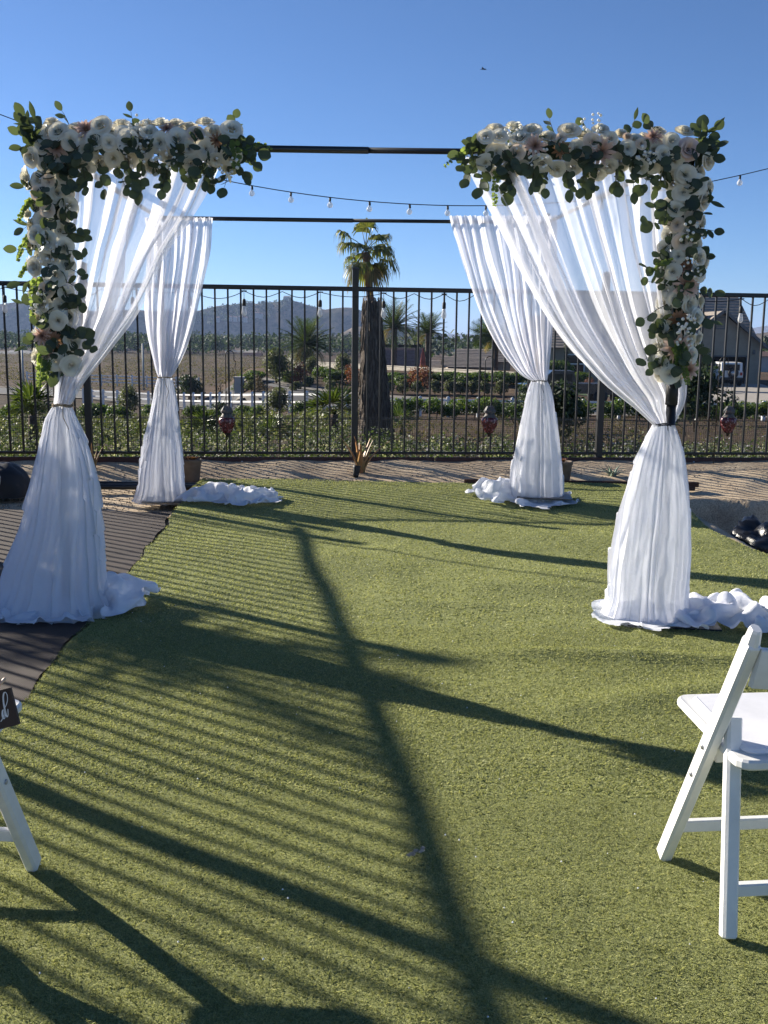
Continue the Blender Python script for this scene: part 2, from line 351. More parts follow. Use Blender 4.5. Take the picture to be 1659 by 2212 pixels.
def fence_y(x): return 11.4+.094*x
def yardpt(x, v):
    ymax = fence_y(x)-.03; y = lerp(-3, 6.5, v/.35) if v < .35 else lerp(6.5, ymax, (v-.35)/.65); return (x, y, yard_z(x, y))
xs = np.linspace(-6.2, 6.4, 210); vv = np.concatenate([np.linspace(0, .35, 30), np.linspace(.355, 1, 150)])
tag(MB().grid([[yardpt(x, v) for x in xs] for v in vv]).build('yard_ground', M['sand']), 'sandy yard soil around the artificial turf', kind='structure')
# loose gravel on the sand beside the mat
gm = MB()
for _ in range(2600):
    x, y = rnd(-4.2, -1.75), rnd(8.5, 10.2)
    if random.random() < .35: x, y = rnd(-4.4, 4.4), rnd(10.2, 11.2)
    z = yard_z(x, y); r = rnd(.005, .014); a = rnd(0, 3)
    gm.add([(x+r*math.cos(a+k*2.09), y+r*math.sin(a+k*2.09), z-.003) for k in range(3)]+[(x, y, z+r*.9)], [(0,1,3),(1,2,3),(2,0,3)])
M['gravel'] = leafmat('gravel', [(.12, .09, .065), (.22, .17, .12), (.36, .3, .22)], 0, .95)
tag(gm.build('gravel', M['gravel']), 'loose gravel and clods on the sandy soil', kind='stuff')

# artificial turf
def turf_mat():
    m, t, out = new_mat('turf'); b = N(t, 'ShaderNodeBsdfPrincipled', Roughness=.9); b.inputs['Specular IOR Level'].default_value = .1
    co = coords(t); n1 = N(t, 'ShaderNodeTexNoise', Scale=190, Detail=3, Roughness=.8); n2 = N(t, 'ShaderNodeTexNoise', Scale=1.3, Detail=5)
    for n in (n1, n2): t.links.new(co, n.inputs['Vector'])
    c1 = ramp(t, n1.outputs['Fac'], [(.12, .14, .058), (.235, .26, .105), (.38, .385, .18)], [.35, .5, .68]); c2 = ramp(t, n2.outputs['Fac'], [(.8, .8, .8), (1.15, 1.12, 1.05)], [.35, .65])
    mx = N(t, 'ShaderNodeMix', data_type='RGBA', blend_type='MULTIPLY'); mx.inputs[0].default_value = 1; t.links.new(c1, mx.inputs[6]); t.links.new(c2, mx.inputs[7]); t.links.new(mx.outputs[2], b.inputs['Base Color'])
    bp = N(t, 'ShaderNodeBump', Strength=.8, Distance=.008); t.links.new(n1.outputs['Fac'], bp.inputs['Height']); t.links.new(bp.outputs[0], b.inputs['Normal'])
    t.links.new(b.outputs[0], out.inputs['Surface']); return m
M['turf'] = turf_mat()
TY = np.linspace(.3, 10.25, 330); TU = np.linspace(0, 1, 150)
def turf_back(x): return .05*math.sin(x*1.3)+.03*math.sin(x*4.1)
def turf_pt(u, y):
    x = lerp(turf_left(y), 3.05, u); yy = y+turf_back(x)*sstep(9, 10.25, y); return x, yy, turf_z(x, yy)
turf = tag(MB().grid([[turf_pt(u, y) for u in TU] for y in TY]).build('turf', M['turf']), 'green artificial turf laid as the aisle floor', kind='structure')
# cut edge of the turf showing its dark backing
eb = MB(); E_ = []
for y in TY: x, yy, z = turf_pt(0, y); E_.append([(x, yy, z), (x-.004, yy, z-.016)])
eb.grid(E_); E_ = []
for u in TU: x, yy, z = turf_pt(u, TY[-1]); E_.append([(x, yy, z), (x, yy+.006, z-.02)])
eb.grid(E_)
for y in TY[-110:]: pass
eb.build('backing', M['rubber'], turf)
def blades(nb, y0, y1, hmin, hmax, wmin, wmax, seed):
    g = np.random.default_rng(seed); y = y0+(y1-y0)*g.random(nb); hw = np.minimum(.44*(y+.2)+.25, 3.4)
    x = np.clip(-hw+2*hw*g.random(nb), -1.8, 3.0); xl = -1.47-.06*(y-4.15)+.012*np.sin(y*5)
    ok = (x > xl-.012) & (x < 2.98); x = x[ok]; y = y[ok]; n = len(x)
    # height: sample turf_z on a lattice and interpolate
    gx = np.linspace(-1.9, 3.05, 200); gy = np.linspace(y0, y1, max(8, int((y1-y0)/.03)))
    Z = np.array([[turf_z(a, b) for a in gx] for b in gy])
    fx = np.clip((x-gx[0])/(gx[1]-gx[0]), 0, len(gx)-1.001); fy = np.clip((y-gy[0])/(gy[1]-gy[0]), 0, len(gy)-1.001); ix = fx.astype(int); iy = fy.astype(int); fx -= ix; fy -= iy
    z = (Z[iy, ix]*(1-fx)+Z[iy, ix+1]*fx)*(1-fy)+(Z[iy+1, ix]*(1-fx)+Z[iy+1, ix+1]*fx)*fy
    h = hmin+(hmax-hmin)*g.random(n); w = wmin+(wmax-wmin)*g.random(n); a = g.random(n)*6.283; l = g.normal(0, .9, (n, 2))*h[:, None]
    p = np.stack([x, y, z-.002], 1); d = np.stack([np.cos(a)*w/2, np.sin(a)*w/2, 0*a], 1); tip = p+np.stack([l[:, 0], l[:, 1], h], 1)
    mid = p+np.stack([l[:, 0]*.3, l[:, 1]*.3, h*.62], 1)
    V = np.stack([p-d, p+d, mid+d*.9, tip, mid-d*.9], 1).reshape(-1, 3); F = np.arange(n*5).reshape(n, 5); return V, F
VV = []; FF = []; off = 0
for args in ((250000, 1.75, 3.2, .004, .009, .0009, .002, 1), (170000, 3.2, 5.2, .005, .010, .002, .0042, 2), (130000, 5.2, 10.3, .006, .011, .004, .008, 3)):
    V, F = blades(*args); VV.append(V); FF.append(F+off); off += len(V)
tag(link('turf_pile', np_mesh('turf_pile', np.concatenate(VV), np.concatenate(FF), M['turf_blade'])), 'short curled green pile of the artificial turf', 'turf', kind='stuff')

# brown woven shade cloth lying left of the turf
def mat_mat():
    m, t, out = new_mat('shade_cloth'); b = N(t, 'ShaderNodeBsdfPrincipled', Roughness=.8); co = coords(t)
    w1 = N(t, 'ShaderNodeTexWave', Scale=40, Distortion=.6); w2 = N(t, 'ShaderNodeTexWave', Scale=30, Distortion=.6, bands_direction='Y'); nz = N(t, 'ShaderNodeTexNoise', Scale=1.2, Detail=6)
    for n in (w1, w2, nz): t.links.new(co, n.inputs['Vector'])
    mu = N(t, 'ShaderNodeMath', operation='ADD'); t.links.new(w1.outputs['Fac'], mu.inputs[0]); t.links.new(w2.outputs['Fac'], mu.inputs[1]); hv = N(t, 'ShaderNodeMath', operation='MULTIPLY'); hv.inputs[1].default_value = .5; t.links.new(mu.outputs[0], hv.inputs[0])
    c = ramp(t, hv.outputs[0], [(.012, .008, .006), (.068, .042, .03)], [.25, .75]); c2 = ramp(t, nz.outputs['Fac'], [(.75, .75, .75), (1.2, 1.15, 1.1)], [.3, .7])
    mx = N(t, 'ShaderNodeMix', data_type='RGBA', blend_type='MULTIPLY'); mx.inputs[0].default_value = 1; t.links.new(c, mx.inputs[6]); t.links.new(c2, mx.inputs[7]); t.links.new(mx.outputs[2], b.inputs['Base Color'])
    bp = N(t, 'ShaderNodeBump', Strength=.6, Distance=.004); t.links.new(hv.outputs[0], bp.inputs['Height']); t.links.new(bp.outputs[0], b.inputs['Normal']); t.links.new(b.outputs[0], out.inputs[0]); return m
M['shade_cloth'] = mat_mat()
rows = []
for y in np.linspace(1.2, 8.62, 130):
    rows.append([(x, y+.03*math.sin(x*7)*sstep(8, 8.62, y), max(yard_z(x, y), .004)+.008+.004*fbm(x*3, y*3)) for x in [lerp(-3.4, turf_left(y)-.012-.03*sstep(7, 8.6, y), u) for u in np.linspace(0, 1, 40)]])
tag(MB().grid(rows).build('ground_cloth', M['shade_cloth']), 'dark brown woven ground cloth spread left of the turf', 'ground cloth')

# ------------------------------------------------------------------ fences
def box_mesh(name, sx, sy, sz, mat): return MB().box(-sx/2, sx/2, -sy/2, sy/2, 0, sz).mesh(name, mat)
PICK = box_mesh('picket', .019, .019, 1.78, M['black_metal'])
POST = MB().box(-.034, .034, -.034, .034, 0, 2.07)
POST.add([(-.039,-.039,2.07),(.039,-.039,2.07),(.039,.039,2.07),(-.039,.039,2.07),(-.039,-.039,2.085),(.039,-.039,2.085),(.039,.039,2.085),(-.039,.039,2.085),(0,0,2.105)], [(0,1,5,4),(1,2,6,5),(2,3,7,6),(3,0,4,7),(4,5,8),(5,6,8),(6,7,8),(7,4,8),(3,2,1,0)])
POST = POST.mesh('post', M['black_metal'])
def iron_fence(name, label, p0, p1, posts, z0, mesh_h=.42, rail=.048):
    """posts: distances along the line; p0,p1 ends of the line on the ground"""
    p0 = Vector((p0[0], p0[1], 0)); p1 = Vector((p1[0], p1[1], 0)); L = (p1-p0).length; d = (p1-p0)/L; rz = math.atan2(d.y, d.x)
    f = thing(name, label, 'fence', (p0.x, p0.y, z0), rz)
    ends = [0]+list(posts)+[L]
    for q in posts: link('post', POST, f, (q, 0, -.07))
    for a, b in zip(ends[:-1], ends[1:]):
        if b-a < .2: continue
        MB().beam((a+.03, 0, 1.80), (b-.03, 0, 1.80), .038, rail).build('top_rail', M['black_metal'], f)
        MB().beam((a+.03, 0, .03), (b-.03, 0, .03), .03, .03).build('bottom_rail', M['black_metal'], f)
        n = max(1, round((b-a)/.1375)); 
        for i in range(1, n): link('picket', PICK, f, (a+(b-a)*i/n, 0, .015))
    w = MB(); t = .0013; yb = .014
    for x in np.arange(.02, L, .0225): w.box(x-t, x+t, yb-t, yb+t, .05, mesh_h+rnd(0, .02))
    for z in np.arange(.06, mesh_h+.01, .0225): w.box(0, L, yb-t, yb+t, z-t, z+t)
    w.box(0, L, yb-.003, yb+.003, mesh_h-.018, mesh_h-.011)
    tag(w.build('wire_mesh', M['black_metal'], f), kind='stuff')
    return f
XA, XB = -5.0, 6.3
pA = (XA, fence_y(XA)); pB = (XB, fence_y(XB)); cs = math.sqrt(1+.094**2)
rear_fence = iron_fence('iron_fence', 'black iron picket fence running across behind the wedding arch', pA, pB, [(x-XA)*cs for x in (-4.96, -3.18, -.335, 2.41, 5.2)], .19)
SF0 = Vector((-4.72, 10.7)); SF1 = Vector((-3.36, 2.0))
side_fence = iron_fence('iron_fence', 'black iron picket fence down the left side of the yard', SF0, SF1, [.25, 2.97, 5.72, 8.5], .16, rail=.06)
# brown board along the foot of the rear fence
bd = thing('edging_board', 'brown board along the foot of the rear fence', 'board', (0, 0, .06))
for a, b in ((-5.0, -2.15), (-2.14, .55), (.56, 3.3), (3.31, 6.3)):
    MB().beam((a, fence_y(a)-.055, .05), (b, fence_y(b)-.055, .05), .035, .14, ch=.1).build('plank', M['board'], bd)
for x in (-2.3, -1.95, -1.55, 2.75, 3.5, 4.05, 1.2):
    MB().lathe([(.011, 0), (.011, .004), (.006, .007)], 10).build('screw', M['steel'], bd, (x, fence_y(x)-.0745, .07), (R(90), 0, 0))
# edging at the front of the sand bed
e1 = thing('edging_strip', 'dark brown edging boards between turf and sand bed, right side', 'edging', (2.0, 10.3, .02))
MB().beam((-1.2, .0, .045), (1.15, -.02, .045), .03, .05, ch=.15).build('plank', M['rust'], e1)
MB().beam((-1.15, -.05, .01), (1.1, -.07, .01), .025, .04, ch=.15).build('plank', M['rust'], e1)
e2 = thing('edging_strip', 'black edging pipes lying on gravel behind the left curtain', 'edging', (-2.5, 9.78, .02))
MB().tube([(-1.2, .0, .03), (-.2, .01, .025), (.75, 0, .03)], .028, 10).build('pipe', M['pipe'], e2)
MB().tube([(-1.2, .07, .045), (-.2, .075, .05), (.7, .06, .045)], .02, 10).build('pipe', M['pipe'], e2)

# ------------------------------------------------------------------ the arch frame
FL = Vector((-1.70, 5.42, 0)); FR = Vector((1.50, 5.45, 0)); BL = Vector((-1.95, 9.1, .045)); BR = Vector((1.36, 9.1, .045)); TOP = 2.42
arch = thing('arch_frame', 'black pipe wedding arch frame with four posts and top bars', 'arch', (0, 7, 0))
o7 = Vector((0, 7, 0))
for p in (FL, FR, BL, BR):
    zb = p.z
    MB().tube([p-o7+Vector((0, 0, .02)), p-o7+Vector((0, 0, 1.25-.0))], .026, 14).build('post', M['pipe'], arch)
    q = p-o7
    MB().tube([q+Vector((0, 0, 1.25)), q+Vector((0, 0, TOP+.03+zb))], .021, 14).build('upper_post', M['pipe'], arch)
    MB().tube([q+Vector((0, 0, 1.16)), q+Vector((0, 0, 1.30))], .032, 14).build('collar', M['rubber'], arch)
    pl = MB(); pl.box(-.24, .24, -.22, .22, 0, .008); pl.tube([(0, 0, .006), (0, 0, .07)], .035, 12)
    pl.build('base_plate', M['plate'], arch, q+Vector((.06, .02, turf_z(p.x, p.y)+.004 if p is not FL and p is not BL else yard_z(p.x, p.y)+.022)), (0, 0, rnd(-.15, .15)))
def bar(a, b, s): 
    a = a-o7+Vector((0, 0, TOP)); b = b-o7+Vector((0, 0, TOP)); m = (a+b)/2
    MB().tube([a, m+Vector((0, 0, -.003))], .0175, 14).build('bar', M['pipe'], arch)
    MB().tube([m+Vector((0, 0, -.003)), b], .0150, 14).build('bar', M['pipe'], arch)
bar(FL, FR, 1); bar(BL, BR, 1); bar(FL, BL, 1); bar(FR, BR, 1)

# ------------------------------------------------------------------ curtains
def poly(pts, t):
    """Catmull-Rom through points, t in 0..1 by chord length"""
    d = [0]
    for a, b in zip(pts[:-1], pts[1:]): d.append(d[-1]+(b-a).length)
    s = t*d[-1]; i = 0
    while i < len(pts)-2 and s > d[i+1]: i += 1
    u = (s-d[i])/max(1e-6, d[i+1]-d[i]); p0 = pts[max(0, i-1)]; p1 = pts[i]; p2 = pts[i+1]; p3 = pts[min(len(pts)-1, i+2)]
    return .5*((2*p1)+(p2-p0)*u+(2*p0-5*p1+4*p2-p3)*u*u+(3*p1-p0-3*p2+p3)*u*u*u)
def drape(ledge, redge, n, amp, seed, lap=.55, NU=360, NT=70, depth=.0):
    """hanging panel lofted between two edge curves, pleated so that folds double back"""
    rows = []
    for j in range(NT+1):
        t = j/NT; L = poly(ledge, t); Rr = poly(redge, t); w = (Rr-L).length; row = []
        for i in range(NU+1):
            u = i/NU; uw = u+.10*noise.noise((u*3.1, seed, 0))+.035*noise.noise((u*9, seed, 4))+.02*noise.noise((u*5, t*1.5, seed))
            ph = 2*math.pi*n*uw+2.4*noise.noise((u*4, t*1.6, seed+3))+.9*noise.noise((u*11, t*2.5, seed+6)); k = 1.25*noise.noise((uw*n*.8, t*.8, seed+9))
            la = lap*(.55+1.5*k)*(.75+.25*t)
            uu = u+la*math.sin(2*ph)/(2*math.pi*n)*1.9+ .006*noise.noise((u*30, t*5, seed))
            uu = max(-.01, min(1.01, uu))
            a = amp*(.75+.6*k)*min(1, .25+w/.55)*(.5+.5*sstep(0, .08, t)+.0)
            y = a*math.sin(ph)+.03*noise.noise((u*6, t*3, seed+5))+.006*noise.noise((u*40, t*9, seed+5))+.25*a*math.sin(2.7*ph+4*t)+depth*math.sin(math.pi*t)*(u-.5)
            p = L.lerp(Rr, uu); row.append((p.x, p.y+y, p.z+(.004*math.sin(ph*2) if j == 0 else 0)))
        rows.append(row)
    return MB().grid(rows)
def skirt(ledge, redge, n, seed, amp=.13, dep=.62, NA=260, NT=80, gz=None):
    """gathered cloth from the tie to the floor, a pleated cone"""
    rows = []
    for j in range(NT+1):
        t = j/NT; L = poly(ledge, t); Rr = poly(redge, t); c = (L+Rr)/2; h = (Rr-L).length/2*(1+.2*sstep(.86, 1, t)); row = []
        for i in range(NA):
            th = 2*math.pi*i/NA; tw = th+.2*noise.noise((math.cos(th)*1.6, math.sin(th)*1.6+seed, t*.9))
            cx_, sx_ = math.cos(th), math.sin(th)
            f = math.sin(n*tw+2.2*noise.noise((cx_*1.7, sx_*1.7, t*.8+seed)))
            f = (1-abs(f))*1.6-.8 if f > 0 else f*.7                                          # soft outside, sharp inside
            k = .5+1.1*noise.noise((cx_*1.9+seed, sx_*1.9, t*1.3+4))
            f2 = math.sin(2.3*n*tw+3*noise.noise((cx_*2.5, sx_*2.5, t*1.1+seed)))*max(0, .2+noise.noise((cx_*3, sx_*3+seed, t*2)))
            cr = 1-abs(noise.noise((cx_*2.2+t*1.5, sx_*2.2+seed, t*3.2)))*3
            r = 1+amp*(f*k*1.25+.45*f2)*(.6+.6*sstep(0, .12, t))+.06*noise.noise((cx_*1.5, sx_*1.5+seed, t*3))+.015*max(0, cr)*sstep(.15, .5, t)
            row.append((c.x+h*r*math.cos(th)/(1+amp*.35), c.y+h*dep*r*math.sin(th)+.01*noise.noise((th*5, t*9, seed)), max(lerp(L.z, Rr.z, .5+.5*math.cos(th))-.08*sstep(.75, 1, t), gsurf(c.x, c.y)-.016) if t > .5 else lerp(L.z, Rr.z, .5+.5*math.cos(th))))
        rows.append(row)
    return MB().grid(rows, wrap=True)
def train(spec, seed, gz):
    """cloth heap on the floor: a crumpled sheet settled with a small mass-spring solve"""
    (cx, cy), ang, L, W, hgt, ex = spec
    nu = max(16, int(L*ex/.019)); nv = max(14, int(W*ex/.019)); g = np.random.default_rng(seed)
    lu = L*ex/(nu-1); lv = W*ex/(nv-1); U, V = np.meshgrid(np.linspace(-.5, .5, nu), np.linspace(-.5, .5, nv), indexing='ij')
    rr = 1-.35*(2*np.abs(U))**3*(2*np.abs(V))**1.5                                            # round the corners
    ph = g.random(6)*6.28
    X = U*L*rr+.03*np.sin(9*V+ph[0])+.02*np.sin(17*V+5*U+ph[1]); Y = V*W*rr+.03*np.sin(8*U+ph[2])+.02*np.sin(15*U-6*V+ph[3])
    nzf = np.array([[noise.noise((u*8+seed, v*7, .5))+.75*noise.noise((u*17, v*15, seed*.7))+.35*noise.noise((u*34, v*30, seed*.3)) for v in V[0]] for u in U[:, 0]])
    Z = hgt*(1.15-1.0*(2*np.abs(V))**2)*(1-.5*(2*np.abs(U))**4)+.085*nzf+.006*g.random((nu, nv)); Z = np.maximum(Z, .004)
    ca, sa = math.cos(ang), math.sin(ang); P = np.stack([cx+X*ca-Y*sa, cy+X*sa+Y*ca, Z], -1); Q = P.copy()
    gp = np.array([[gz(p[0], p[1]) for p in r] for r in P]); P[..., 2] += gp; Q[..., 2] += gp
    def con(A, B, l, k, minonly=False):
        d = B-A; n = np.sqrt((d*d).sum(-1, keepdims=True))+1e-9; c = (n-l)/n*k*.5
        if minonly: c = np.minimum(c, 0)
        A += d*c; B -= d*c
    for it in range(32):
        vel = (P-Q)*.9; Q = P.copy(); P = P+vel; P[..., 2] -= .0004
        for _ in range(5):
            for o in (0, 1):
                n = (nu-o)//2; con(P[o:o+2*n:2], P[o+1:o+2*n:2], lu, .9); n = (nv-o)//2; con(P[:, o:o+2*n:2], P[:, o+1:o+2*n:2], lv, .9)
            for o in range(4):
                n = (nu-o)//4; con(P[o:o+4*n:4], P[o+2:o+4*n:4][:n], 1.85*lu, .45, True); n = (nv-o)//4; con(P[:, o:o+4*n:4], P[:, o+2:o+4*n:4][:, :n], 1.85*lv, .45, True)
            for o in (0, 1, 2):
                n = (nu-o)//6
                m_ = (nv-o)//6
                if m_: con(P[:, o:o+6*m_:6], P[:, o+3:o+6*m_:6][:, :m_], 2.75*lv, .5, True)
                if n: con(P[o:o+6*n:6], P[o+3:o+6*n:6][:n], 2.75*lu, .5, True)
            low = P[..., 2] < gp+.006; P[..., 2] = np.where(low, gp+.006, P[..., 2])
            P[..., :2] = np.where(low[..., None], Q[..., :2]+(P[..., :2]-Q[..., :2])*.4, P[..., :2])
    for _ in range(2): P[1:-1, 1:-1] = .5*P[1:-1, 1:-1]+.125*(P[2:, 1:-1]+P[:-2, 1:-1]+P[1:-1, 2:]+P[1:-1, :-2])
    return MB().grid([[tuple(p) for p in r] for r in P.tolist()])
def pts_at(lst, Y): return [at(u, v, Y) for u, v in lst]
def gsurf(x, y): return turf_z(x, y)+.022 if x > turf_left(y) else max(yard_z(x, y), .004)+.025
def curtain(label, base, up, sk, tr, n, amp, seed, mats, tie, dep=.62, lap=.55, sk_n=11, depth=0):
    c = thing('curtain', label, 'curtain', base, group=None); b = Vector(base)
    def put(mb, name, mat): mb.v = [tuple(Vector(v)-b) for v in mb.v]; return mb.build(name, mat, c)
    put(drape(up[0], up[1], n, amp, seed, lap, depth=depth), 'drape', mats[0])
    put(skirt(sk[0], sk[1], sk_n, seed+40, dep=dep), 'skirt', mats[1])
    for k, o in enumerate(tr):
        put(train(o, seed+60+k*7, gsurf), 'train', M['cloth'])
    tc, r1, tm = tie; t = MB()
    for dz in (-.004, .004): t.tube([tc+Vector((r1*math.cos(a), r1*.7*math.sin(a), dz+.004*math.sin(3*a))) for a in np.linspace(0, 2*math.pi, 25)], .0035, 6)
    p = tc+Vector((.012, -r1*.72, 0)); t.tube([p, p+Vector((.004, -.012, -.06)), p+Vector((.03, -.012, -.12)), p+Vector((.012, -.014, -.19)), p+Vector((.006, -.012, -.25))], .0022, 5)
    t.tube([p, p+Vector((.05, -.01, .005)), p+Vector((.09, 0, -.02)), p+Vector((.10, .0, -.06))], .0022, 5)
    put(t, 'tie', tm)
    return c
Yf = 5.42
curtain('white sheer curtain tied back on the front left post, below the left garland', (-1.72, 5.42, 0),
    ([at(126, 335, Yf+.05), at(128, 500, Yf+.05), at(126, 700, Yf+.02), at(120, 840, Yf-.04), at(117, 872, Yf-.06)], pts_at([(478, 338), (440, 420), (404, 481), (359, 548), (299, 668), (239, 750), (180, 825), (154, 873)], Yf-.06)),
    (pts_at([(117, 872), (98, 905), (85, 960), (66, 1060), (45, 1150), (8, 1235), (-30, 1318)], Yf-.02), pts_at([(152, 872), (170, 915), (190, 965), (210, 1040), (218, 1120), (226, 1220), (236, 1300)], Yf-.02)),
    [((-1.80, 5.40), .05, .86, .54, .11, 1.35), ((-1.50, 5.50), .15, .46, .46, .20, 1.7)],
    6, .06, 11, (M['sheer'], M['sheer_dense']), (at(135, 875, Yf-.02), .052, M['twine']), lap=.95, depth=.05)
curtain('white sheer curtain swept back to the front right post, below the right garland', (1.45, 5.45, 0),
    (pts_at([(992, 333), (1030, 400), (1074, 480), (1130, 589), (1204, 714), (1290, 813), (1376, 885), (1412, 918)], Yf-.02), pts_at([(1482, 338), (1480, 500), (1478, 700), (1482, 850), (1455, 916)], Yf+.06)),
    (pts_at([(1409, 917), (1390, 955), (1368, 1010), (1342, 1110), (1326, 1200), (1318, 1290), (1312, 1325)], Yf), pts_at([(1458, 917), (1472, 955), (1482, 1010), (1490, 1110), (1491, 1200), (1487, 1290), (1500, 1330)], Yf)),
    [((1.44, 5.45), -.12, .54, .54, .12, 1.45), ((2.0, 5.40), -.12, .90, .54, .15, 1.65)],
    11, .05, 23, (M['sheer'], M['sheer_dense']), (at(1433, 917, Yf), .052, M['cord']), lap=.8, depth=-.04)
Yb = 9.1
curtain('white sheer curtain on the back left post, gathered at its waist', (-1.95, 9.1, .04),
    (pts_at([(312, 470), (314, 560), (313, 640), (318, 720), (334, 795), (342, 814)], Yb-.07), pts_at([(463, 470), (458, 530), (443, 600), (425, 680), (403, 750), (380, 800), (370, 814)], Yb-.09)),
    (pts_at([(341, 813), (333, 845), (325, 890), (312, 955), (301, 1020), (296, 1064)], Yb), pts_at([(371, 813), (379, 850), (386, 905), (395, 980), (400, 1035), (404, 1072)], Yb)),
    [((-1.36, 8.98), -.12, .86, .62, .17, 1.6)],
    8, .05, 37, (M['sheer_rear'], M['sheer_dense']), (at(356, 814, Yb), .064, M['twine']), lap=.8)
curtain('white sheer curtain on the back right post, tied at its waist', (1.36, 9.1, .04),
    (pts_at([(971, 466), (985, 520), (1003, 580), (1035, 670), (1078, 752), (1120, 805), (1147, 822)], Yb-.08), pts_at([(1205, 466), (1203, 560), (1198, 660), (1190, 750), (1182, 822)], Yb-.06)),
    (pts_at([(1147, 821), (1137, 850), (1124, 905), (1111, 975), (1103, 1030), (1104, 1092)], Yb), pts_at([(1183, 821), (1194, 855), (1204, 915), (1212, 985), (1216, 1040), (1219, 1096)], Yb)),
    [((1.38, 9.06), .05, .58, .56, .12, 1.45), ((1.02, 9.22), .3, .42, .52, .22, 1.7)],
    10, .05, 49, (M['sheer_rear'], M['sheer_dense']), (at(1165, 822, Yb), .07, M['cord']), lap=.8)
# ------------------------------------------------------------------ garlands
def petal_patch(mb, th0, rb, rt, h, s, curl, na=5, nb=5, wob=0, z0=0, pw=2.3, point=0):
    P = []
    for j in range(nb):
        b = j/(nb-1); row = []
        for i in range(na):
            a = -1+2*i/(na-1); wd = (.55+.45*math.sin(math.pi*min(1, b*.75)))*(1-point*max(0, b-.45)/.55)
            an = th0+a*s*wd; rad = (rb+(rt-rb)*b**pw)*(1-.07*a*a*(1 if not point else -.3)); z = z0+h*min(1, b*1.02)**.72-curl*max(0, b-.7)**2*6*(1-.3*a*a)+wob*math.sin(3*a+th0*5)*b
            row.append((rad*math.cos(an), rad*math.sin(an), z))
        P.append(row)
    mb.grid(P)
def rose_mesh(seed, openn, mat):
    random.seed(seed); mb = MB(); off = rnd(0, 6)
    rings = [(2, .04, .12, .74, R(100), .0), (3, .12, .25, .80, R(72), .02), (3, .20, .42, .82, R(70), .04), (4, .28, .62, .74, R(56), .07), (5, .34, .86*openn, .60, R(48), .11), (5, .36, 1.08*openn, .38, R(46), .14)]
    for k, (n, rb, rt, h, s, c) in enumerate(rings):
        for i in range(n): petal_patch(mb, off+k*.7+2*math.pi*i/n+rnd(-.12, .12), rb, rt*rnd(.94, 1.05), h*rnd(.93, 1.05), s, c, wob=.03*(k > 2))
    mb.v = [(x*.05, y*.05, z*.05-.012) for x, y, z in mb.v]; return mb.mesh('rose', mat)
def dahlia_mesh(seed, mat, big=1):
    random.seed(seed); mb = MB()
    for k, (n, rt, h, s) in enumerate([(11, 1.1, .12, R(17)), (10, .95, .3, R(17)), (9, .75, .45, R(17)), (8, .5, .5, R(20)), (6, .28, .48, R(26)), (4, .12, .4, R(40))]):
        for i in range(n): petal_patch(mb, k*.4+2*math.pi*i/n+rnd(-.1, .1), .04, rt*rnd(.9, 1.08), h, s, .02, 4, 4, pw=1, point=.85)
    mb.v = [(x*.058*big, y*.058*big, z*.058*big-.01) for x, y, z in mb.v]; return mb.mesh('dahlia', mat)
def leaf_mesh(name, w, l, mat, cup=.18, pt=0, n=6):
    L = []; P = []
    for j in range(n+1):
        b = j/n; hw = w/2*math.sin(math.pi*min(1, max(0, b*.94+.05)))**(.62 if not pt else .9)*(1-.5*pt*b)
        P.append([(-hw, l*b, cup*hw*.9+.10*l*b*b), (0, l*b, .08*l*b*b), (hw, l*b, cup*hw*.9+.10*l*b*b)])
    return MB().grid(P).mesh(name, mat)
ROSES = [rose_mesh(i, o, M['rose_white']) for i, o in ((1, 1.0), (2, 1.05), (3, .9), (4, 1.12))]
CREAMS = [rose_mesh(11, .92, M['rose_cream']), rose_mesh(12, .85, M['rose_cream'])]
PEONY = rose_mesh(21, .8, M['peony'])
DAHL = [dahlia_mesh(31, M['dahlia']), dahlia_mesh(32, M['dahlia'], .9)]
BUDB = dahlia_mesh(33, M['bud_brown'], .62)
LEAVES = [leaf_mesh('leaf', .062, .066, M['euca'], .2), leaf_mesh('leaf', .07, .072, M['euca'], .1), leaf_mesh('leaf', .05, .075, M['euca'], .25), leaf_mesh('leaf', .034, .085, M['euca'], .3, .5)]
def quat_to(d, spin=None):
    q = Vector(d).normalized().to_track_quat('Z', 'Y'); return q @ Quaternion((0, 0, 1), spin if spin is not None else rnd(0, 6.28))
def spray(root, base, direc, length, n, seed, lf=None, size=1, droop=.35):
    """eucalyptus branch: stem with round leaves as sub-parts"""
    random.seed(seed); base = Vector(base); d = Vector(direc).normalized(); pts = [base]
    for i in range(6):
        d = (d+Vector((rnd(-.12, .12), rnd(-.12, .12), rnd(-.1, .1)-droop*.12))).normalized(); pts.append(pts[-1]+d*length*.86/6)
    st = MB().tube([p-base for p in pts], [.0028-.0003*i for i in range(7)], 5).build('leaf_spray', M['stem'], root, base)
    for i in range(n):
        t = .12+.88*i/(n-1 if n > 1 else 1); k = min(5, int(t*6)); p = pts[k].lerp(pts[k+1], t*6-k if t < 1 else 1); ax = (pts[min(6, k+1)]-pts[k]).normalized()
        sd = ax.cross(Vector((rnd(-1, 1), rnd(-1, 1), rnd(-.6, .6)))).normalized()
        out = (ax*.55+sd*(1 if i % 2 else -1)*.9) if i < n-1 else ax
        nrm = Vector((rnd(-.7, .7), -1, rnd(-.25, .8))); y = out.normalized(); z = (nrm-y*nrm.dot(y)).normalized(); x = y.cross(z)
        q = Matrix((x, y, z)).transposed().to_quaternion()
        link('leaf', random.choice(lf or LEAVES[:3]), st, p-base, q, size*rnd(.66, .94))
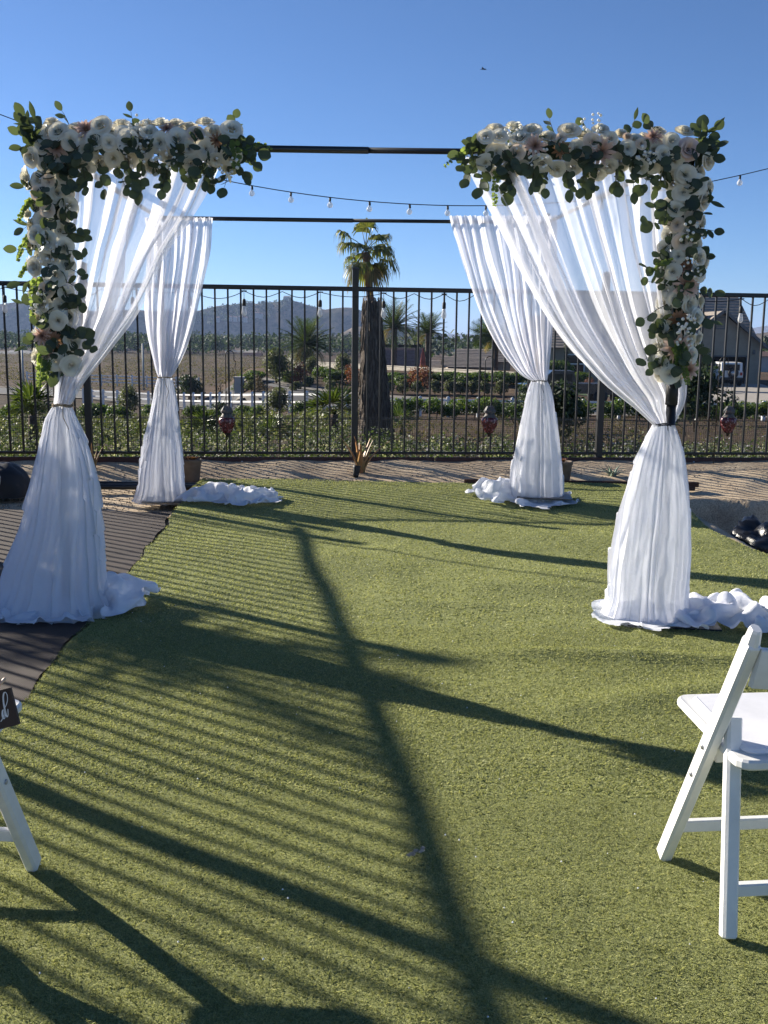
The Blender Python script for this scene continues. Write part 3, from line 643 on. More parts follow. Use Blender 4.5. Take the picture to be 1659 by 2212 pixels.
def trailer(root, pts, seed, n=46, size=.011):
    """thin trailing eucalyptus with tiny leaves, one piece"""
    random.seed(seed); pts = [Vector(p) for p in pts]; b = pts[0]; mb = MB(); mb.tube([poly(pts, i/10)-b for i in range(11)], .0014, 4)
    for i in range(n):
        t = .06+.94*i/n; p = poly(pts, t)-b; r = size*rnd(.8, 1.2)*(1.15-.6*t); s = 1 if i % 2 else -1; a = rnd(-.6, .6)
        x = Vector((s*math.cos(a), rnd(-.7, .3), math.sin(a))).normalized(); y = x.cross(Vector((rnd(-.4, .4), -1, rnd(-.5, .5)))).normalized(); c = p+x*r*1.05
        mb.add([c+x*r*math.cos(k*1.047)+y*r*.85*math.sin(k*1.047) for k in range(6)], [(0, 1, 2, 3, 4, 5)])
    o = mb.build('trailing_sprig', M['euca_small'], root, b); return o
def breath(root, c, seed, n=16, r=.05):
    random.seed(seed); mb = MB()
    for _ in range(n):
        v = Vector((rnd(-1, 1), rnd(-1, .3), rnd(-1, 1)))*r; s = rnd(.006, .0095)
        mb.lathe([(s*.1, -s), (s*.8, -s*.5), (s, 0), (s*.75, s*.6), (s*.1, s)], 6, v.x, v.y); n_ = 30
        mb.v[-30:] = [(x, y, z+v.z) for x, y, z in mb.v[-30:]]
    tag(mb.build('baby_breath', M['breath'], root, c), kind='stuff')

def garland(label, corner, ex, xin, seed, spec):
    """corner: point at post top; ex=+1 garland runs to +x (left garland) or -1; xin: end x on the bar"""
    random.seed(seed); g = thing('flower_garland', label, 'garland', (corner.x, corner.y, 1.2)); o = Vector((corner.x, corner.y, 1.2))
    Lh = abs(xin-corner.x); Lv = 1.13; path = []
    # hidden core the flowers are wired to
    MB().tube([Vector((xin-ex*.08, corner.y, TOP))-o, Vector((corner.x, corner.y, TOP+.02))-o], .045, 8).build('core', M['core_green'], g)
    MB().tube([Vector((corner.x, corner.y, TOP))-o, Vector((corner.x, corner.y, TOP-Lv+.06))-o], .045, 8).build('core', M['core_green'], g)
    placed = []
    def put(mesh, name, s, ang, rad, sc, tilt=.25):
        """s along the garland from bar end (0) to corner (Lh) to bottom (Lh+Lv); ang round it, 0 = towards the aisle"""
        if s < Lh: c = Vector((xin+(-ex)*s, corner.y, TOP)); radial = Vector((0, -math.cos(ang), math.sin(ang)))
        else: c = Vector((corner.x, corner.y, TOP-(s-Lh))); radial = Vector((math.sin(ang), -math.cos(ang), 0))
        p = c+radial*rad; d = radial+Vector((rnd(-tilt, tilt), -.35, rnd(-tilt, tilt)))
        link(name, mesh, g, p-o, quat_to(d), sc); placed.append((p, sc)); return p
    # accents first
    for (s, ang, kind, sc) in spec:
        me = {'d': DAHL[0], 'D': DAHL[1], 'p': PEONY, 'b': BUDB, 'c': CREAMS[0], 'C': CREAMS[1]}[kind]
        put(me, {'d': 'dahlia', 'D': 'dahlia', 'p': 'peony', 'b': 'bud', 'c': 'rose', 'C': 'rose'}[kind], s*(Lh+Lv), ang, .10, sc, .12)
    # roses fill the rest
    tries = 0; cnt = 0
    while tries < 9000 and cnt < 112:
        tries += 1; s = rnd(.03, Lh+Lv-.03); ang = rnd(-1.25, 1.55) if s < Lh else rnd(-1.5, 1.5); rad = rnd(.06, .115)
        if s < Lh: p = Vector((xin+(-ex)*s, corner.y, TOP))+Vector((0, -math.cos(ang), math.sin(ang)))*rad
        else: p = Vector((corner.x, corner.y, TOP-(s-Lh)))+Vector((math.sin(ang), -math.cos(ang), 0))*rad
        sc = rnd(.85, 1.15)
        if any((p-q).length < .035*(sc+r) for q, r in placed): continue
        put(random.choice(ROSES), 'rose', s, ang, rad, sc); cnt += 1
    # leaves tucked in behind the flowers
    for i in range(110):
        s = rnd(.0, Lh+Lv); ang = rnd(-2.2, 2.2); rad = rnd(.03, .075)
        if s < Lh: c = Vector((xin+(-ex)*s, corner.y, TOP)); radial = Vector((0, -math.cos(ang), math.sin(ang)))
        else: c = Vector((corner.x, corner.y, TOP-(s-Lh))); radial = Vector((math.sin(ang), -math.cos(ang), 0))
        link('leaf', random.choice(LEAVES[:3]), g, c+radial*rad-o, quat_to(radial+Vector((rnd(-.6, .6), rnd(-.4, 0), rnd(-.6, .6)))), rnd(.9, 1.2))
    # leaf sprays: hanging below the bar, standing above it, and out to both sides of the post
    k = 0
    for i in range(13):
        s = Lh*(i+.5)/13; x = xin-ex*s
        spray(g, Vector((x, corner.y-.06, TOP-.07))-o, (rnd(-.5, .5), -.35, -1), rnd(.12, .2), random.choice((5, 6, 7)), seed*100+k, size=rnd(.95, 1.15)); k += 1
        spray(g, Vector((x, corner.y-.08, TOP+rnd(-.05, .05)))-o, (rnd(-1, 1), -.8, -.5), rnd(.1, .16), 5, seed*100+k, size=1.0); k += 1
    for i in range(6):
        s = Lh*(i+.3)/6; x = xin-ex*s
        if random.random() < .8: spray(g, Vector((x, corner.y+.01, TOP+.06))-o, (rnd(-.9, .9), -.2, 1), rnd(.09, .17), 4, seed*100+k, lf=LEAVES, size=.95, droop=-.1); k += 1
    for i in range(13):
        z = TOP-.1-(Lv-.16)*(i+.5)/13
        spray(g, Vector((corner.x+ex*.05, corner.y-.06, z))-o, (ex*1, -.45, rnd(-.7, .5)), rnd(.1, .22), random.choice((4, 5, 6)), seed*100+k, size=rnd(.9, 1.15)); k += 1
        if i % 2: spray(g, Vector((corner.x-ex*.05, corner.y-.03, z))-o, (-ex*1, -.2, rnd(-.4, .6)), rnd(.08, .15), 4, seed*100+k, lf=LEAVES); k += 1
        spray(g, Vector((corner.x, corner.y-.10, z))-o, (rnd(-1, 1), -1, rnd(-1, .4)), .1, 4, seed*100+k); k += 1
    # corner tuft and end tuft
    for d, l in (((-ex*.55, -.3, 1), .17), ((-ex*1, -.4, .35), .13), ((-ex*.3, -.2, 1), .14), ((-ex*1, -.3, -.2), .12), ((-ex*.8, -.3, .8), .15)):
        spray(g, Vector((corner.x-ex*.02, corner.y-.05, TOP+.0))-o, d, l, 6, seed*100+k, lf=LEAVES, size=1.1, droop=0); k += 1
    for d, l in (((ex*1, -.3, -.6), .16), ((ex*1, -.2, .1), .16), ((ex*.6, -.4, -1), .2), ((ex*.8, -.3, .5), .1)):
        spray(g, Vector((xin-ex*.04, corner.y-.04, TOP-.01))-o, d, l, 6, seed*100+k, size=1.05); k += 1
    return g, o
cl = Vector((-1.70, 5.42, 0)); cr = Vector((1.50, 5.45, 0))
gl, ol = garland('garland of white roses, blush dahlias and eucalyptus on the left front corner', cl, 1, -.74, 5,
    [(.05, .2, 'b', 1.0), (.10, .5, 'c', .95), (.17, .9, 'D', .8), (.36, .75, 'd', 1.05), (.47, .65, 'd', 1.0), (.55, .2, 'c', .8), (.575, -.35, 'C', .95), (.615, .1, 'C', .9), (.80, -.1, 'C', 1.0), (.91, -.5, 'd', .95), (.92, .1, 'b', 1.3), (.955, -.3, 'D', .7), (.78, -1.1, 'D', .7)])
gr, orr = garland('garland of white roses, blush dahlias and a pink peony on the right front corner', cr, -1, .44, 6,
    [(.09, -.2, 'c', .9), (.13, .15, 'd', .95), (.19, .0, 'b', 1.2), (.26, .35, 'c', 1.05), (.28, -.1, 'd', 1.3), (.19, .6, 'C', .65), (.37, .3, 'C', .7), (.34, .7, 'C', .6), (.40, .8, 'D', .9), (.475, .05, 'p', 1.45), (.63, .3, 'c', 1.05), (.645, -.5, 'C', .95), (.685, -.2, 'c', 1.05), (.74, .1, 'b', 1.1), (.78, .15, 'd', 1.25), (.86, -.1, 'b', 1.35), (.925, -.1, 'd', 1.3), (.975, .6, 'd', 1.05), (.97, .0, 'C', .55)])
def T(g, o, l, seed, **kw): trailer(g, [at(u, v, Yq)-o for u, v, Yq in l], seed, **kw)
T(gl, ol, [(70, 430, 5.36), (50, 455, 5.34), (40, 480, 5.34)], 1); T(gl, ol, [(75, 500, 5.36), (50, 530, 5.34), (38, 565, 5.33)], 2); T(gl, ol, [(78, 560, 5.36), (55, 580, 5.34), (42, 600, 5.34)], 3)
T(gl, ol, [(80, 600, 5.33), (72, 650, 5.32), (70, 690, 5.32)], 4, size=.016, n=26); T(gl, ol, [(95, 760, 5.33), (88, 800, 5.32), (85, 835, 5.32)], 5, size=.014); T(gl, ol, [(105, 770, 5.33), (100, 800, 5.32), (97, 822, 5.32)], 6, size=.013)
T(gl, ol, [(520, 330, 5.34), (555, 310, 5.36), (585, 322, 5.36)], 7, n=18, size=.014); T(gl, ol, [(508, 310, 5.30), (510, 340, 5.28), (508, 365, 5.28)], 8, n=20, size=.016)
T(gr, orr, [(1075, 370, 5.33), (1070, 400, 5.32), (1068, 445, 5.32)], 11, n=30, size=.012); T(gr, orr, [(1010, 320, 5.36), (985, 340, 5.36), (958, 360, 5.36)], 12, n=16)
T(gr, orr, [(1475, 745, 5.33), (1478, 790, 5.32), (1485, 830, 5.32)], 13, n=50, size=.013); T(gr, orr, [(1462, 745, 5.33), (1465, 780, 5.32), (1468, 805, 5.32)], 14, size=.013); T(gr, orr, [(1450, 560, 5.33), (1420, 575, 5.3), (1405, 590, 5.3)], 15, n=26)
for i, (g, o, u, v) in enumerate(((gl, ol, 365, 345), (gl, ol, 320, 330), (gl, ol, 492, 365), (gl, ol, 100, 545), (gl, ol, 90, 655), (gr, orr, 1160, 345), (gr, orr, 1275, 270), (gr, orr, 1495, 500), (gr, orr, 1395, 335), (gr, orr, 1498, 580), (gr, orr, 1480, 700), (gr, orr, 1478, 725), (gr, orr, 1110, 300), (gl, ol, 300, 275))):
    breath(g, at(u, v, 5.28)-o, 300+i)

# ------------------------------------------------------------------ chairs
def chair(label, loc, rz):
    c = thing('folding_chair', label, 'chair', loc, rz)
    W = .205
    for s in (-1, 1):
        x = s*W; st = MB(); st.beam((x, .205, 0), (x, -.235, .775), .034, .05, up=(0, 1, .3), ch=.2)
        st.beam((x, -.228, .763), (x, -.248, .812), .034, .05, up=(0, 1, .3), ch=.35, taper=.72); st.build('stile', M['chair_white'], c)
        x2 = s*(W-.004); l = MB(); l.beam((x2, -.215, 0), (s*(W-.04), -.085, .53), .04, .032, up=(0, 1, .3), ch=.2); l.build('rear_leg', M['chair_white'], c)
        for t in (.43, .56): 
            p = Vector((x+s*.0172, .205, 0)).lerp(Vector((x+s*.0172, -.235, .775)), t); MB().lathe([(.007, 0), (.007, .003), (.003, .004)], 10).build('bolt', M['steel'], c, p, (0, s*R(90), 0))
    f = MB(); f.beam((-W+.01, .135, .125), (W-.01, .135, .125), .024, .034, ch=.15); f.build('front_stretcher', M['chair_white'], c)
    f = MB(); f.beam((-W+.03, -.165, .10), (W-.03, -.165, .10), .024, .034, ch=.15); f.build('rear_stretcher', M['chair_white'], c)
    f = MB(); f.beam((-W+.03, -.015, .405), (W-.03, -.015, .405), .022, .05, ch=.15); f.build('seat_rail', M['chair_white'], c)
    def slab(x0, x1, y0, y1, z0, z1, r, bev, dip=0):
        rows = []
        for zz, k in ((z0, bev), (z0+bev, 0), (z1-bev, 0), (z1, bev)):
            row = []
            for cx_, cy_, a0 in ((x1-r, y1-r, 0), (x0+r, y1-r, 90), (x0+r, y0+r, 180), (x1-r, y0+r, 270)):
                for q in range(5): a = R(a0+22.5*q); row.append((cx_+(r-k)*math.cos(a), cy_+(r-k)*math.sin(a), zz+dip*(1 if cy_ > (y0+y1)/2 else 0)))
            rows.append(row)
        n = len(rows[0]); mb = MB(); mb.grid(rows, wrap=True, smooth=False); mb.f.append(tuple(range(n-1, -1, -1))); mb.sm.append(False); mb.f.append(tuple(3*n+i for i in range(n))); mb.sm.append(False); return mb
    slab(-W+.016, W-.016, -.185, .245, .425, .452, .04, .006, .022).build('seat', M['chair_white'], c)
    slab(-W+.045, W-.045, -.155, .205, .4525, .468, .035, .008, .02).build('seat_pad', M['chair_pad'], c)
    b = MB(); rows = []
    for i in range(13):
        u = -1+i/6; x = u*(W-.014); y0 = -.212-.035*(1-u*u); rows.append([(x, y0-.011, .655), (x, y0-.011-.035, .755), (x, y0-.008-.037, .763), (x, y0+.008-.037, .763), (x, y0+.011-.035, .755), (x, y0+.011, .655)])
    b.grid([list(r) for r in rows]+[]); b.add([p for p in rows[0]], [(0, 1, 2, 3, 4, 5)]); b.add(rows[-1], [(5, 4, 3, 2, 1, 0)])
    for i in range(12): k = len(b.v); b.add([rows[i][5], rows[i][0], rows[i+1][0], rows[i+1][5]], [(0, 1, 2, 3)])
    b.build('back_panel', M['chair_white'], c)
    return c
# right chair: left front foot at (.853,2.82), left rear foot at (.90,2.40)
rz = math.atan2(.047, .415)
def foot_to_origin(fx, fy, side, rz): 
    v = Matrix.Rotation(rz, 2) @ Vector((side*.205, .205)); return (fx-v.x, fy-v.y, .022)
chair('white folding chair at the right edge of the aisle, seen from behind', foot_to_origin(.825, 2.80, -1, rz), rz)
rz2 = -.06
lc = chair('white folding chair cut off by the left edge, with a dark sign on it', foot_to_origin(-.972, 2.70, 1, rz2), rz2)
# sign hung on the left chair
sb = at(16, 1530, 2.36); sg = thing('hanging_sign', 'dark wooden sign with white script letters hung on the left chair', 'sign', sb)
q = Quaternion((0, 0, 1), R(-8)) @ Quaternion((0, 1, 0), R(-18)) @ Quaternion((1, 0, 0), R(-10))
def sgo(mb, n, m): return mb.build(n, m, sg, (0, 0, 0), q)
o_ = MB(); o_.box(-.24, .022, -.004, .004, -.044, .046); sgo(o_, 'board', M['sign_wood'])
def stroke(pts, w0, w1, name='lettering'):
    pts = [Vector((x, 0, z)) for x, z in pts]; n = 40; rows = []
    for i in range(n+1):
        t = i/n; p = poly(pts, t); d = (poly(pts, min(1, t+.01))-poly(pts, max(0, t-.01))).normalized(); nn = Vector((d.z, 0, -d.x)); down = max(0, -d.z); w = lerp(w0, w1, down)
        rows.append([(p.x+nn.x*w, -.0052, p.z+nn.z*w), (p.x-nn.x*w, -.0052, p.z-nn.z*w)])
    return MB().grid(rows, smooth=False)
# the letter d and the joining stroke before it
K = .0001; ox, oz = .004, .006
def lp(l): return [((x-215)*K*.95+ox, -(y-1400)*K*.95+oz) for x, y in l]
sgo(stroke(lp([(-60, 1740), (0, 1690), (60, 1620), (100, 1520), (110, 1470)]), .0010, .0015), 'lettering', M['white_paint'])
sgo(stroke(lp([(108, 1480), (70, 1480), (35, 1560), (25, 1650), (55, 1690), (90, 1640), (120, 1540), (140, 1430)]), .0011, .0021), 'lettering', M['white_paint'])
sgo(stroke(lp([(150, 1425), (215, 1350), (270, 1250), (290, 1130), (262, 1060), (215, 1075), (170, 1170), (140, 1330), (130, 1500), (128, 1620), (150, 1670), (185, 1610), (215, 1480)]), .0010, .0022), 'lettering', M['white_paint'])
rb = MB()
for pts, w in (([(-.035, -.006, .055), (-.06, -.01, .10), (-.10, -.02, .17)], .004), ([(-.03, -.008, .05), (-.026, -.016, .035), (-.02, -.012, .012)], .005), ([(-.03, -.01, .055), (-.012, -.02, .075), (.004, -.016, .08), (.0, -.014, .062), (-.03, -.01, .052)], .004), ([(-.03, -.01, .053), (0, -.02, .055), (.022, -.012, .072)], .004), ([(-.032, -.01, .053), (-.055, -.016, .06), (-.05, -.014, .045), (-.032, -.01, .052)], .004)):
    rb.tube([poly([Vector(p) for p in pts], i/10) for i in range(11)], [w*(.75+.25*math.sin(i)) for i in range(11)], 6)
sgo(rb, 'ribbon', M['ribbon'])

# ------------------------------------------------------------------ string lights
def edison(n): return [(.004, 0), (.011, .012), (.0165, .03), (.0175, .042), (.015, .056), (.012, .066), (.0115, .072)]
BULB_LONG = MB().lathe([(r, -z) for r, z in [(.0115, .0), (.013, .012), (.0185, .038), (.0205, .052), (.018, .066), (.009, .077), (.001, .08)]], 14).mesh('bulb', M['bulb_glass'])
SOCK = MB().lathe([(.003, 0), (.010, -.004), (.0135, -.012), (.014, -.045), (.0125, -.055)], 12).mesh('socket', M['rubber'])
BULB_G = MB().lathe([(.009, 0), (.012, -.008), (.024, -.022), (.029, -.038), (.024, -.054), (.012, -.063), (.001, -.065)], 14).mesh('bulb', M['bulb_glass'])
FIL = MB().tube([(0, 0, -.01), (-.005, 0, -.035), (.0, 0, -.05), (.005, 0, -.035), (0, 0, -.012)], .0012, 5).mesh('filament', M['steel'])
fs = thing('string_light', 'string of long clear bulbs strung along the top rail of the rear fence', 'string lights', (0, 11.3, 1.9)); o = Vector((0, 11.3, 1.9))
bulb_px = [-115, 40, 175, 300, 420, 532, 693, 829, 960, 1095, 1230, 1365, 1497, 1625, 1752, 1880]; hang = []
for px in bulb_px:
    p = at(px, 640, 11.4); X = p.x; Y = fence_y(X)-.035; hang.append(Vector((X, Y, 1.962-.012)))
cab = MB(); prev = None
for a, b in zip(hang[:-1], hang[1:]):
    sag = rnd(.03, .085); mid2 = rnd(.35, .65); pts = [a-o]
    for i in range(1, 12):
        t = i/12; dz = -sag*abs(math.sin(2*math.pi*t))**1.1 if random.random() < 2 and (b-a).length > .62 and sag > .05 else -sag*4*t*(1-t); pts.append(a.lerp(b, t)-o+Vector((0, 0, dz)))
    pts.append(b-o); cab.tube(pts, .0042, 6)
cab.build('cable', M['rubber'], fs)
for h in hang:
    d = MB(); d.tube([h-o, h-o+Vector((rnd(-.004, .004), -.004, -.085))], .0032, 6); d.beam(h-o+Vector((-.03, 0, 0)), h-o+Vector((.03, 0, 0)), .012, .012); d.tube([h-o, h-o+Vector((0, .0, .05))], .002, 5); d.build('drop_cord', M['rubber'], fs)
    q0 = h-o+Vector((0, -.004, -.08)); link('socket', SOCK, fs, q0, None, 1.4); bo = link('bulb', BULB_LONG, fs, q0+Vector((0, 0, -.074)), None, 1.4); link('filament', FIL, bo)
# overhead string, its poles outside the picture
A0 = Vector((-4.85, 10.4, 3.9)); B0 = Vector((5.6, 10.9, 3.55)); Lp = at(12, 252, 10.45); Mp = at(800, 433, 10.6); Np = at(1020, 446, 10.65); Rp = at(1655, 364, 10.75)
co = np.polyfit([Lp.x, Mp.x, Np.x, Rp.x, at(545, 400, 10.55).x], [Lp.z, Mp.z, Np.z, Rp.z, at(545, 400, 10.55).z], 2)
def sz(x): return float(np.polyval(co, x))
A0.z = sz(A0.x); B0.z = sz(B0.x)
us = thing('string_light', 'overhead string of round clear bulbs crossing the sky behind the arch', 'string lights', (0, 10.6, 3)); o = Vector((0, 10.6, 3))
def us_y(x): return lerp(A0.y, B0.y, (x-A0.x)/(B0.x-A0.x))
MB().tube([Vector((x, us_y(x), sz(x)))-o for x in np.linspace(A0.x, B0.x, 60)], .0048, 6).build('cable', M['rubber'], us)
for px in [-70, 14, 100, 186, 270, 355, 462, 545, 629, 713, 798, 885, 968, 1052, 1138, 1222, 1306, 1390, 1475, 1545, 1610, 1690]:
    x = at(px, 430, 10.6).x; p = Vector((x, us_y(x), sz(x)))-o; link('socket', SOCK, us, p+Vector((0, 0, .004)), (rnd(-.2, .2), rnd(-.15, .15), 0), .8); bo = link('bulb', BULB_G, us, p+Vector((0, 0, -.037))); link('filament', FIL, bo, None, None, .7)
for nm, p in (('slim black pole for the string lights by the left fence corner', A0), ('slim black pole for the string lights beyond the right edge', B0)):
    t = thing('light_pole', nm, 'pole', (p.x, p.y, 0)); zb = yard_z(p.x, p.y); MB().tube([(0, 0, zb-.05), (0, 0, p.z+.02)], .017, 8).build('pole', M['pipe'], t); MB().tube([(0, 0, p.z), (.03*(1 if p.x < 0 else -1), 0, p.z+.01)], .006, 6).build('hook', M['steel'], t)

# ------------------------------------------------------------------ lanterns on shepherd hooks
def lantern_glass():
    m, t, out = new_mat('mosaic'); b = N(t, 'ShaderNodeBsdfPrincipled', Roughness=.22); co_ = coords(t); v = N(t, 'ShaderNodeTexVoronoi', Scale=60); t.links.new(co_, v.inputs['Vector'])
    sp = t.nodes.new('ShaderNodeSeparateColor'); t.links.new(v.outputs['Color'], sp.inputs[0]); c = ramp(t, sp.outputs[0], [(.035, .006, .008), (.085, .012, .016), (.15, .03, .035), (.30, .22, .23)], [0, .45, .8, 1]); t.links.new(c, b.inputs['Base Color'])
    bp = N(t, 'ShaderNodeBump', Strength=.6, Distance=.006, invert=True); t.links.new(v.outputs['Distance'], bp.inputs['Height']); t.links.new(bp.outputs[0], b.inputs['Normal']); t.links.new(b.outputs[0], out.inputs[0]); return m
M['mosaic'] = lantern_glass()
def lantern(label, hlabel, px, pole_px, top_v, Y, straight=False):
    c = at(px, 905, Y); zg = yard_z(c.x, fence_y(c.x)-.2); hk = at(pole_px, top_v, Y); h = thing('shepherd_hook', hlabel, 'garden hook', (hk.x, Y, zg)); oo = Vector((hk.x, Y, zg)); s = 1 if px >= pole_px else -1
    r = .045; tz = hk.z; pts = [Vector((0, 0, -.05)), Vector((0, 0, tz-zg-.12))]+[Vector((s*(r-r*math.cos(a)), 0, tz-zg-r+r*math.sin(a)*1.0)) for a in np.linspace(0, math.pi, 10)]+[Vector((s*2*r, 0, tz-zg-.10)), Vector((s*(2*r+.02), 0, tz-zg-.12))]
    MB().tube(pts, .0055, 8).build('rod', M['black_metal'], h)
    hp = oo+pts[-1]; ln = thing('lantern', label, 'lantern', (c.x, Y-.03, c.z)); n = 8
    fn = lambda t, i: 1+.02*math.cos(8*t)
    MB().lathe([(.012, -.19), (.02, -.165), (.034, -.15), (.04, -.145)], 16).build('finial', M['black_metal'], ln)
    MB().lathe([(.042, -.146), (.06, -.115), (.082, -.06), (.09, -.015), (.085, .01), (.074, .02)], 28, fn=lambda t, i: 1+.025*math.cos(14*t+i*1.57)).build('glass_body', M['mosaic'], ln)
    MB().lathe([(.075, .018), (.062, .035), (.052, .05), (.05, .065)], 20).build('neck', M['lantern_metal'], ln)
    MB().lathe([(.05, .066), (.066, .072), (.068, .09), (.06, .098), (.058, .104), (.045, .128), (.04, .135), (.038, .142)], 8, smooth=False).build('lid', M['lantern_metal'], ln)
    w = MB(); tp = hp-Vector((c.x, Y-.03, c.z))
    for a in (-.055, .055): w.tube([Vector((a, 0, .09)), tp], .0022, 5)
    w.build('hanger', M['cord'], ln)
lantern('red mosaic lantern hanging on the fence beside the left back curtain', 'black garden hook rod holding the leftmost lantern', 491, 487, 757, 11.2)
lantern('red mosaic lantern hanging just left of the back right curtain', 'black garden hook rod left of the back right curtain', 1057, 1049, 770, 11.33)
lantern('red mosaic lantern hanging at the far right of the rear fence', 'black garden hook rod at the far right of the rear fence', 1572, 1556, 771, 11.55)

# ------------------------------------------------------------------ bed plants, pots, bags
def blade_leaf(L, w, curve, th=.012, n=9):
    """thick tapering succulent leaf along +Z leaning towards +X"""
    rows = []
    for i in range(n):
        t = i/(n-1); x = curve*L*t*t; z = L*(t-.12*abs(curve)*t*t); hw = w/2*(1-t)**.75*(.75+.55*math.sin(math.pi*min(1, t*1.4+.1)))+.0015; tk = th*(1-t)+.001
        rows.append([(x, -hw, z), (x-tk*.2-.25*hw, 0, z), (x, hw, z), (x+tk, 0, z)])
    mb = MB(); mb.grid(rows, wrap=True); return mb
def rosette(name, label, loc, n, L, w, spread, mat, seed, cat='plant'):
    random.seed(seed); p = thing(name, label, cat, loc)
    for i in range(n):
        a = i*2.4+rnd(-.2, .2); k = i/max(1, n-1); l = L*rnd(.75, 1.05)*(1-.15*k)
        blade_leaf(l, w*rnd(.8, 1.1), spread*(1.15-.8*k)+rnd(-.08, .1), th=w*.22).build('leaf', mat, p, (.012*math.cos(a), .012*math.sin(a), -.01), (0, R(6+spread*34*(1.1-.9*k)), a))
    return p
def on_bed(u, v, Y): p = at(u, v, Y); return (p.x, Y, yard_z(p.x, Y))
rosette('aloe_plant', 'orange tinged aloe with upright leaves before the centre fence post', on_bed(780, 1022, 10.75), 9, .50, .075, .32, M['aloe'], 3)
rosette('aloe_plant', 'orange aloe half hidden behind the front left curtain', on_bed(200, 1015, 10.7), 5, .36, .06, .12, M['aloe'], 5)
rosette('agave_plant', 'small grey green agave on the sand right of the back right curtain', on_bed(1322, 1035, 10.7), 10, .21, .045, .75, M['agave'], 7)
p = on_bed(768, 1033, 10.55); sl = thing('spotlight', 'small black garden spotlight in front of the aloe', 'spotlight', p)
MB().lathe([(.024, 0), (.03, .02), (.038, .10), (.04, .12), (.034, .121), (.03, .09), (.002, .085)], 16).build('housing', M['rubber'], sl, (0, 0, .0), (R(-14), R(6), 0)); MB().tube([(0, 0, -.06), (0, 0, .02)], .006, 6).build('stake', M['rubber'], sl)
def pot(label, loc, r, h, sd):
    t = thing('plant_pot', label, 'plant pot', loc); MB().lathe([(r*.72, 0), (r*.78, .01), (r*.97, h*.84), (r*1.02, h*.86), (r*1.05, h*.98), (r*1.03, h), (r*.92, h), (r*.9, h*.9)], 28).build('pot', M['pot'], t); MB().lathe([(r*.9, h*.86), (r*.9, h*.9)], 20).build('soil', M['soil'], t)
    random.seed(sd)
    for i in range(16):
        a = rnd(0, 6.28); q0 = rnd(0, r*.6); mb = MB(); n = 7
        for j in range(n):
            b = j*.9; l = .035; d = Vector((math.cos(b), math.sin(b), .6)); sd_ = Vector((-math.sin(b), math.cos(b), 0))*.012; mb.add([Vector((0, 0, 0)), d*l*.6+sd_, d*l+Vector((0, 0, .01)), d*l*.6-sd_], [(0, 1, 2, 3)])
        mb.build('succulent_rosette', M['succulent'], t, (q0*math.cos(a), q0*math.sin(a), h*.9+rnd(0, .025)))
    return t
pot('round clay pot with red succulents beside the back left curtain', on_bed(413, 1026, 10.35), .105, .235, 4)
pot('clay pot half hidden behind the back right curtain', on_bed(1212, 1022, 10.4), .11, .25, 9)
def lump(name, label, loc, sx, sy, sz, seed, mat, cat, rough=.12, flat=.5):
    t = thing(name, label, cat, loc); rows = []
    for i in range(26):
        v = i/25*math.pi/2; row = []
        for j in range(48):
            a = 2*math.pi*j/48; ca, sa = math.cos(a), math.sin(a); sq = (abs(ca)**3+abs(sa)**3)**(-1/3.)
            x = sx*ca*sq*math.cos(v)**flat; y = sy*sa*sq*math.cos(v)**flat; z = sz*math.sin(v)
            n_ = noise.noise((x*6+seed, y*6, z*5))*1.0+.6*noise.noise((x*14, y*13+seed, z*12))+.35*abs(noise.noise((x*25, y*22, seed)))
            row.append((x*(1+rough*n_), y*(1+rough*n_), max(0, z*(1+rough*1.6*n_))))
        rows.append(row)
    MB().grid(rows, wrap=True).build('body', mat, t); return t
b1 = at(0, 1064, 9.35); bag = lump('duffel_bag', 'black duffel bag with a metal clip at the left edge behind the curtain', (b1.x-.12, 9.35, .02), .40, .22, .29, 3, M['bag'], 'bag', .05, .45)
MB().tube([poly([Vector(p) for p in ((-.03, 0, .03), (-.012, 0, .05), (.012, 0, .04), (.03, 0, -.02), (.022, 0, -.045), (0, 0, -.045), (-.03, 0, .03))], i/24) for i in range(25)], .0045, 6).build('carabiner', M['steel'], bag, (.19, -.235, .17), (0, R(20), 0))
MB().tube([(-.06, -.22, .20), (.0, -.24, .21), (.12, -.235, .205), (.17, -.235, .20)], .004, 5).build('cord', M['steel'], bag)
MB().beam((.02, -.232, .02), (.02, -.205, .28), .04, .008, up=(0, 1, 0)).build('strap', M['rubber'], bag)
MB().beam((.10, -.15, .285), (-.02, -.19, .34), .03, .02).build('handle', M['rubber'], bag)
lump('plastic_sack', 'crumpled black plastic sack lying in the dug hole at right', (3.34, 8.5, -.42), .46, .36, .40, 8, M['plastic_bag'], 'sack', .17, .5)
# rusty sheet standing at the edge of the dug hole
rs = thing('rusty_panel', 'rusty corrugated panel at the edge of the dug hole, far right', 'panel', (4.15, 9.86, -.25)); rows = []
for i in range(60): x = -.35+1.1*i/59; rows.append([(x, .02*math.sin(i*1.1), 0), (x, .02*math.sin(i*1.1), .26)])
MB().grid(rows).build('sheet', M['rust'], rs)
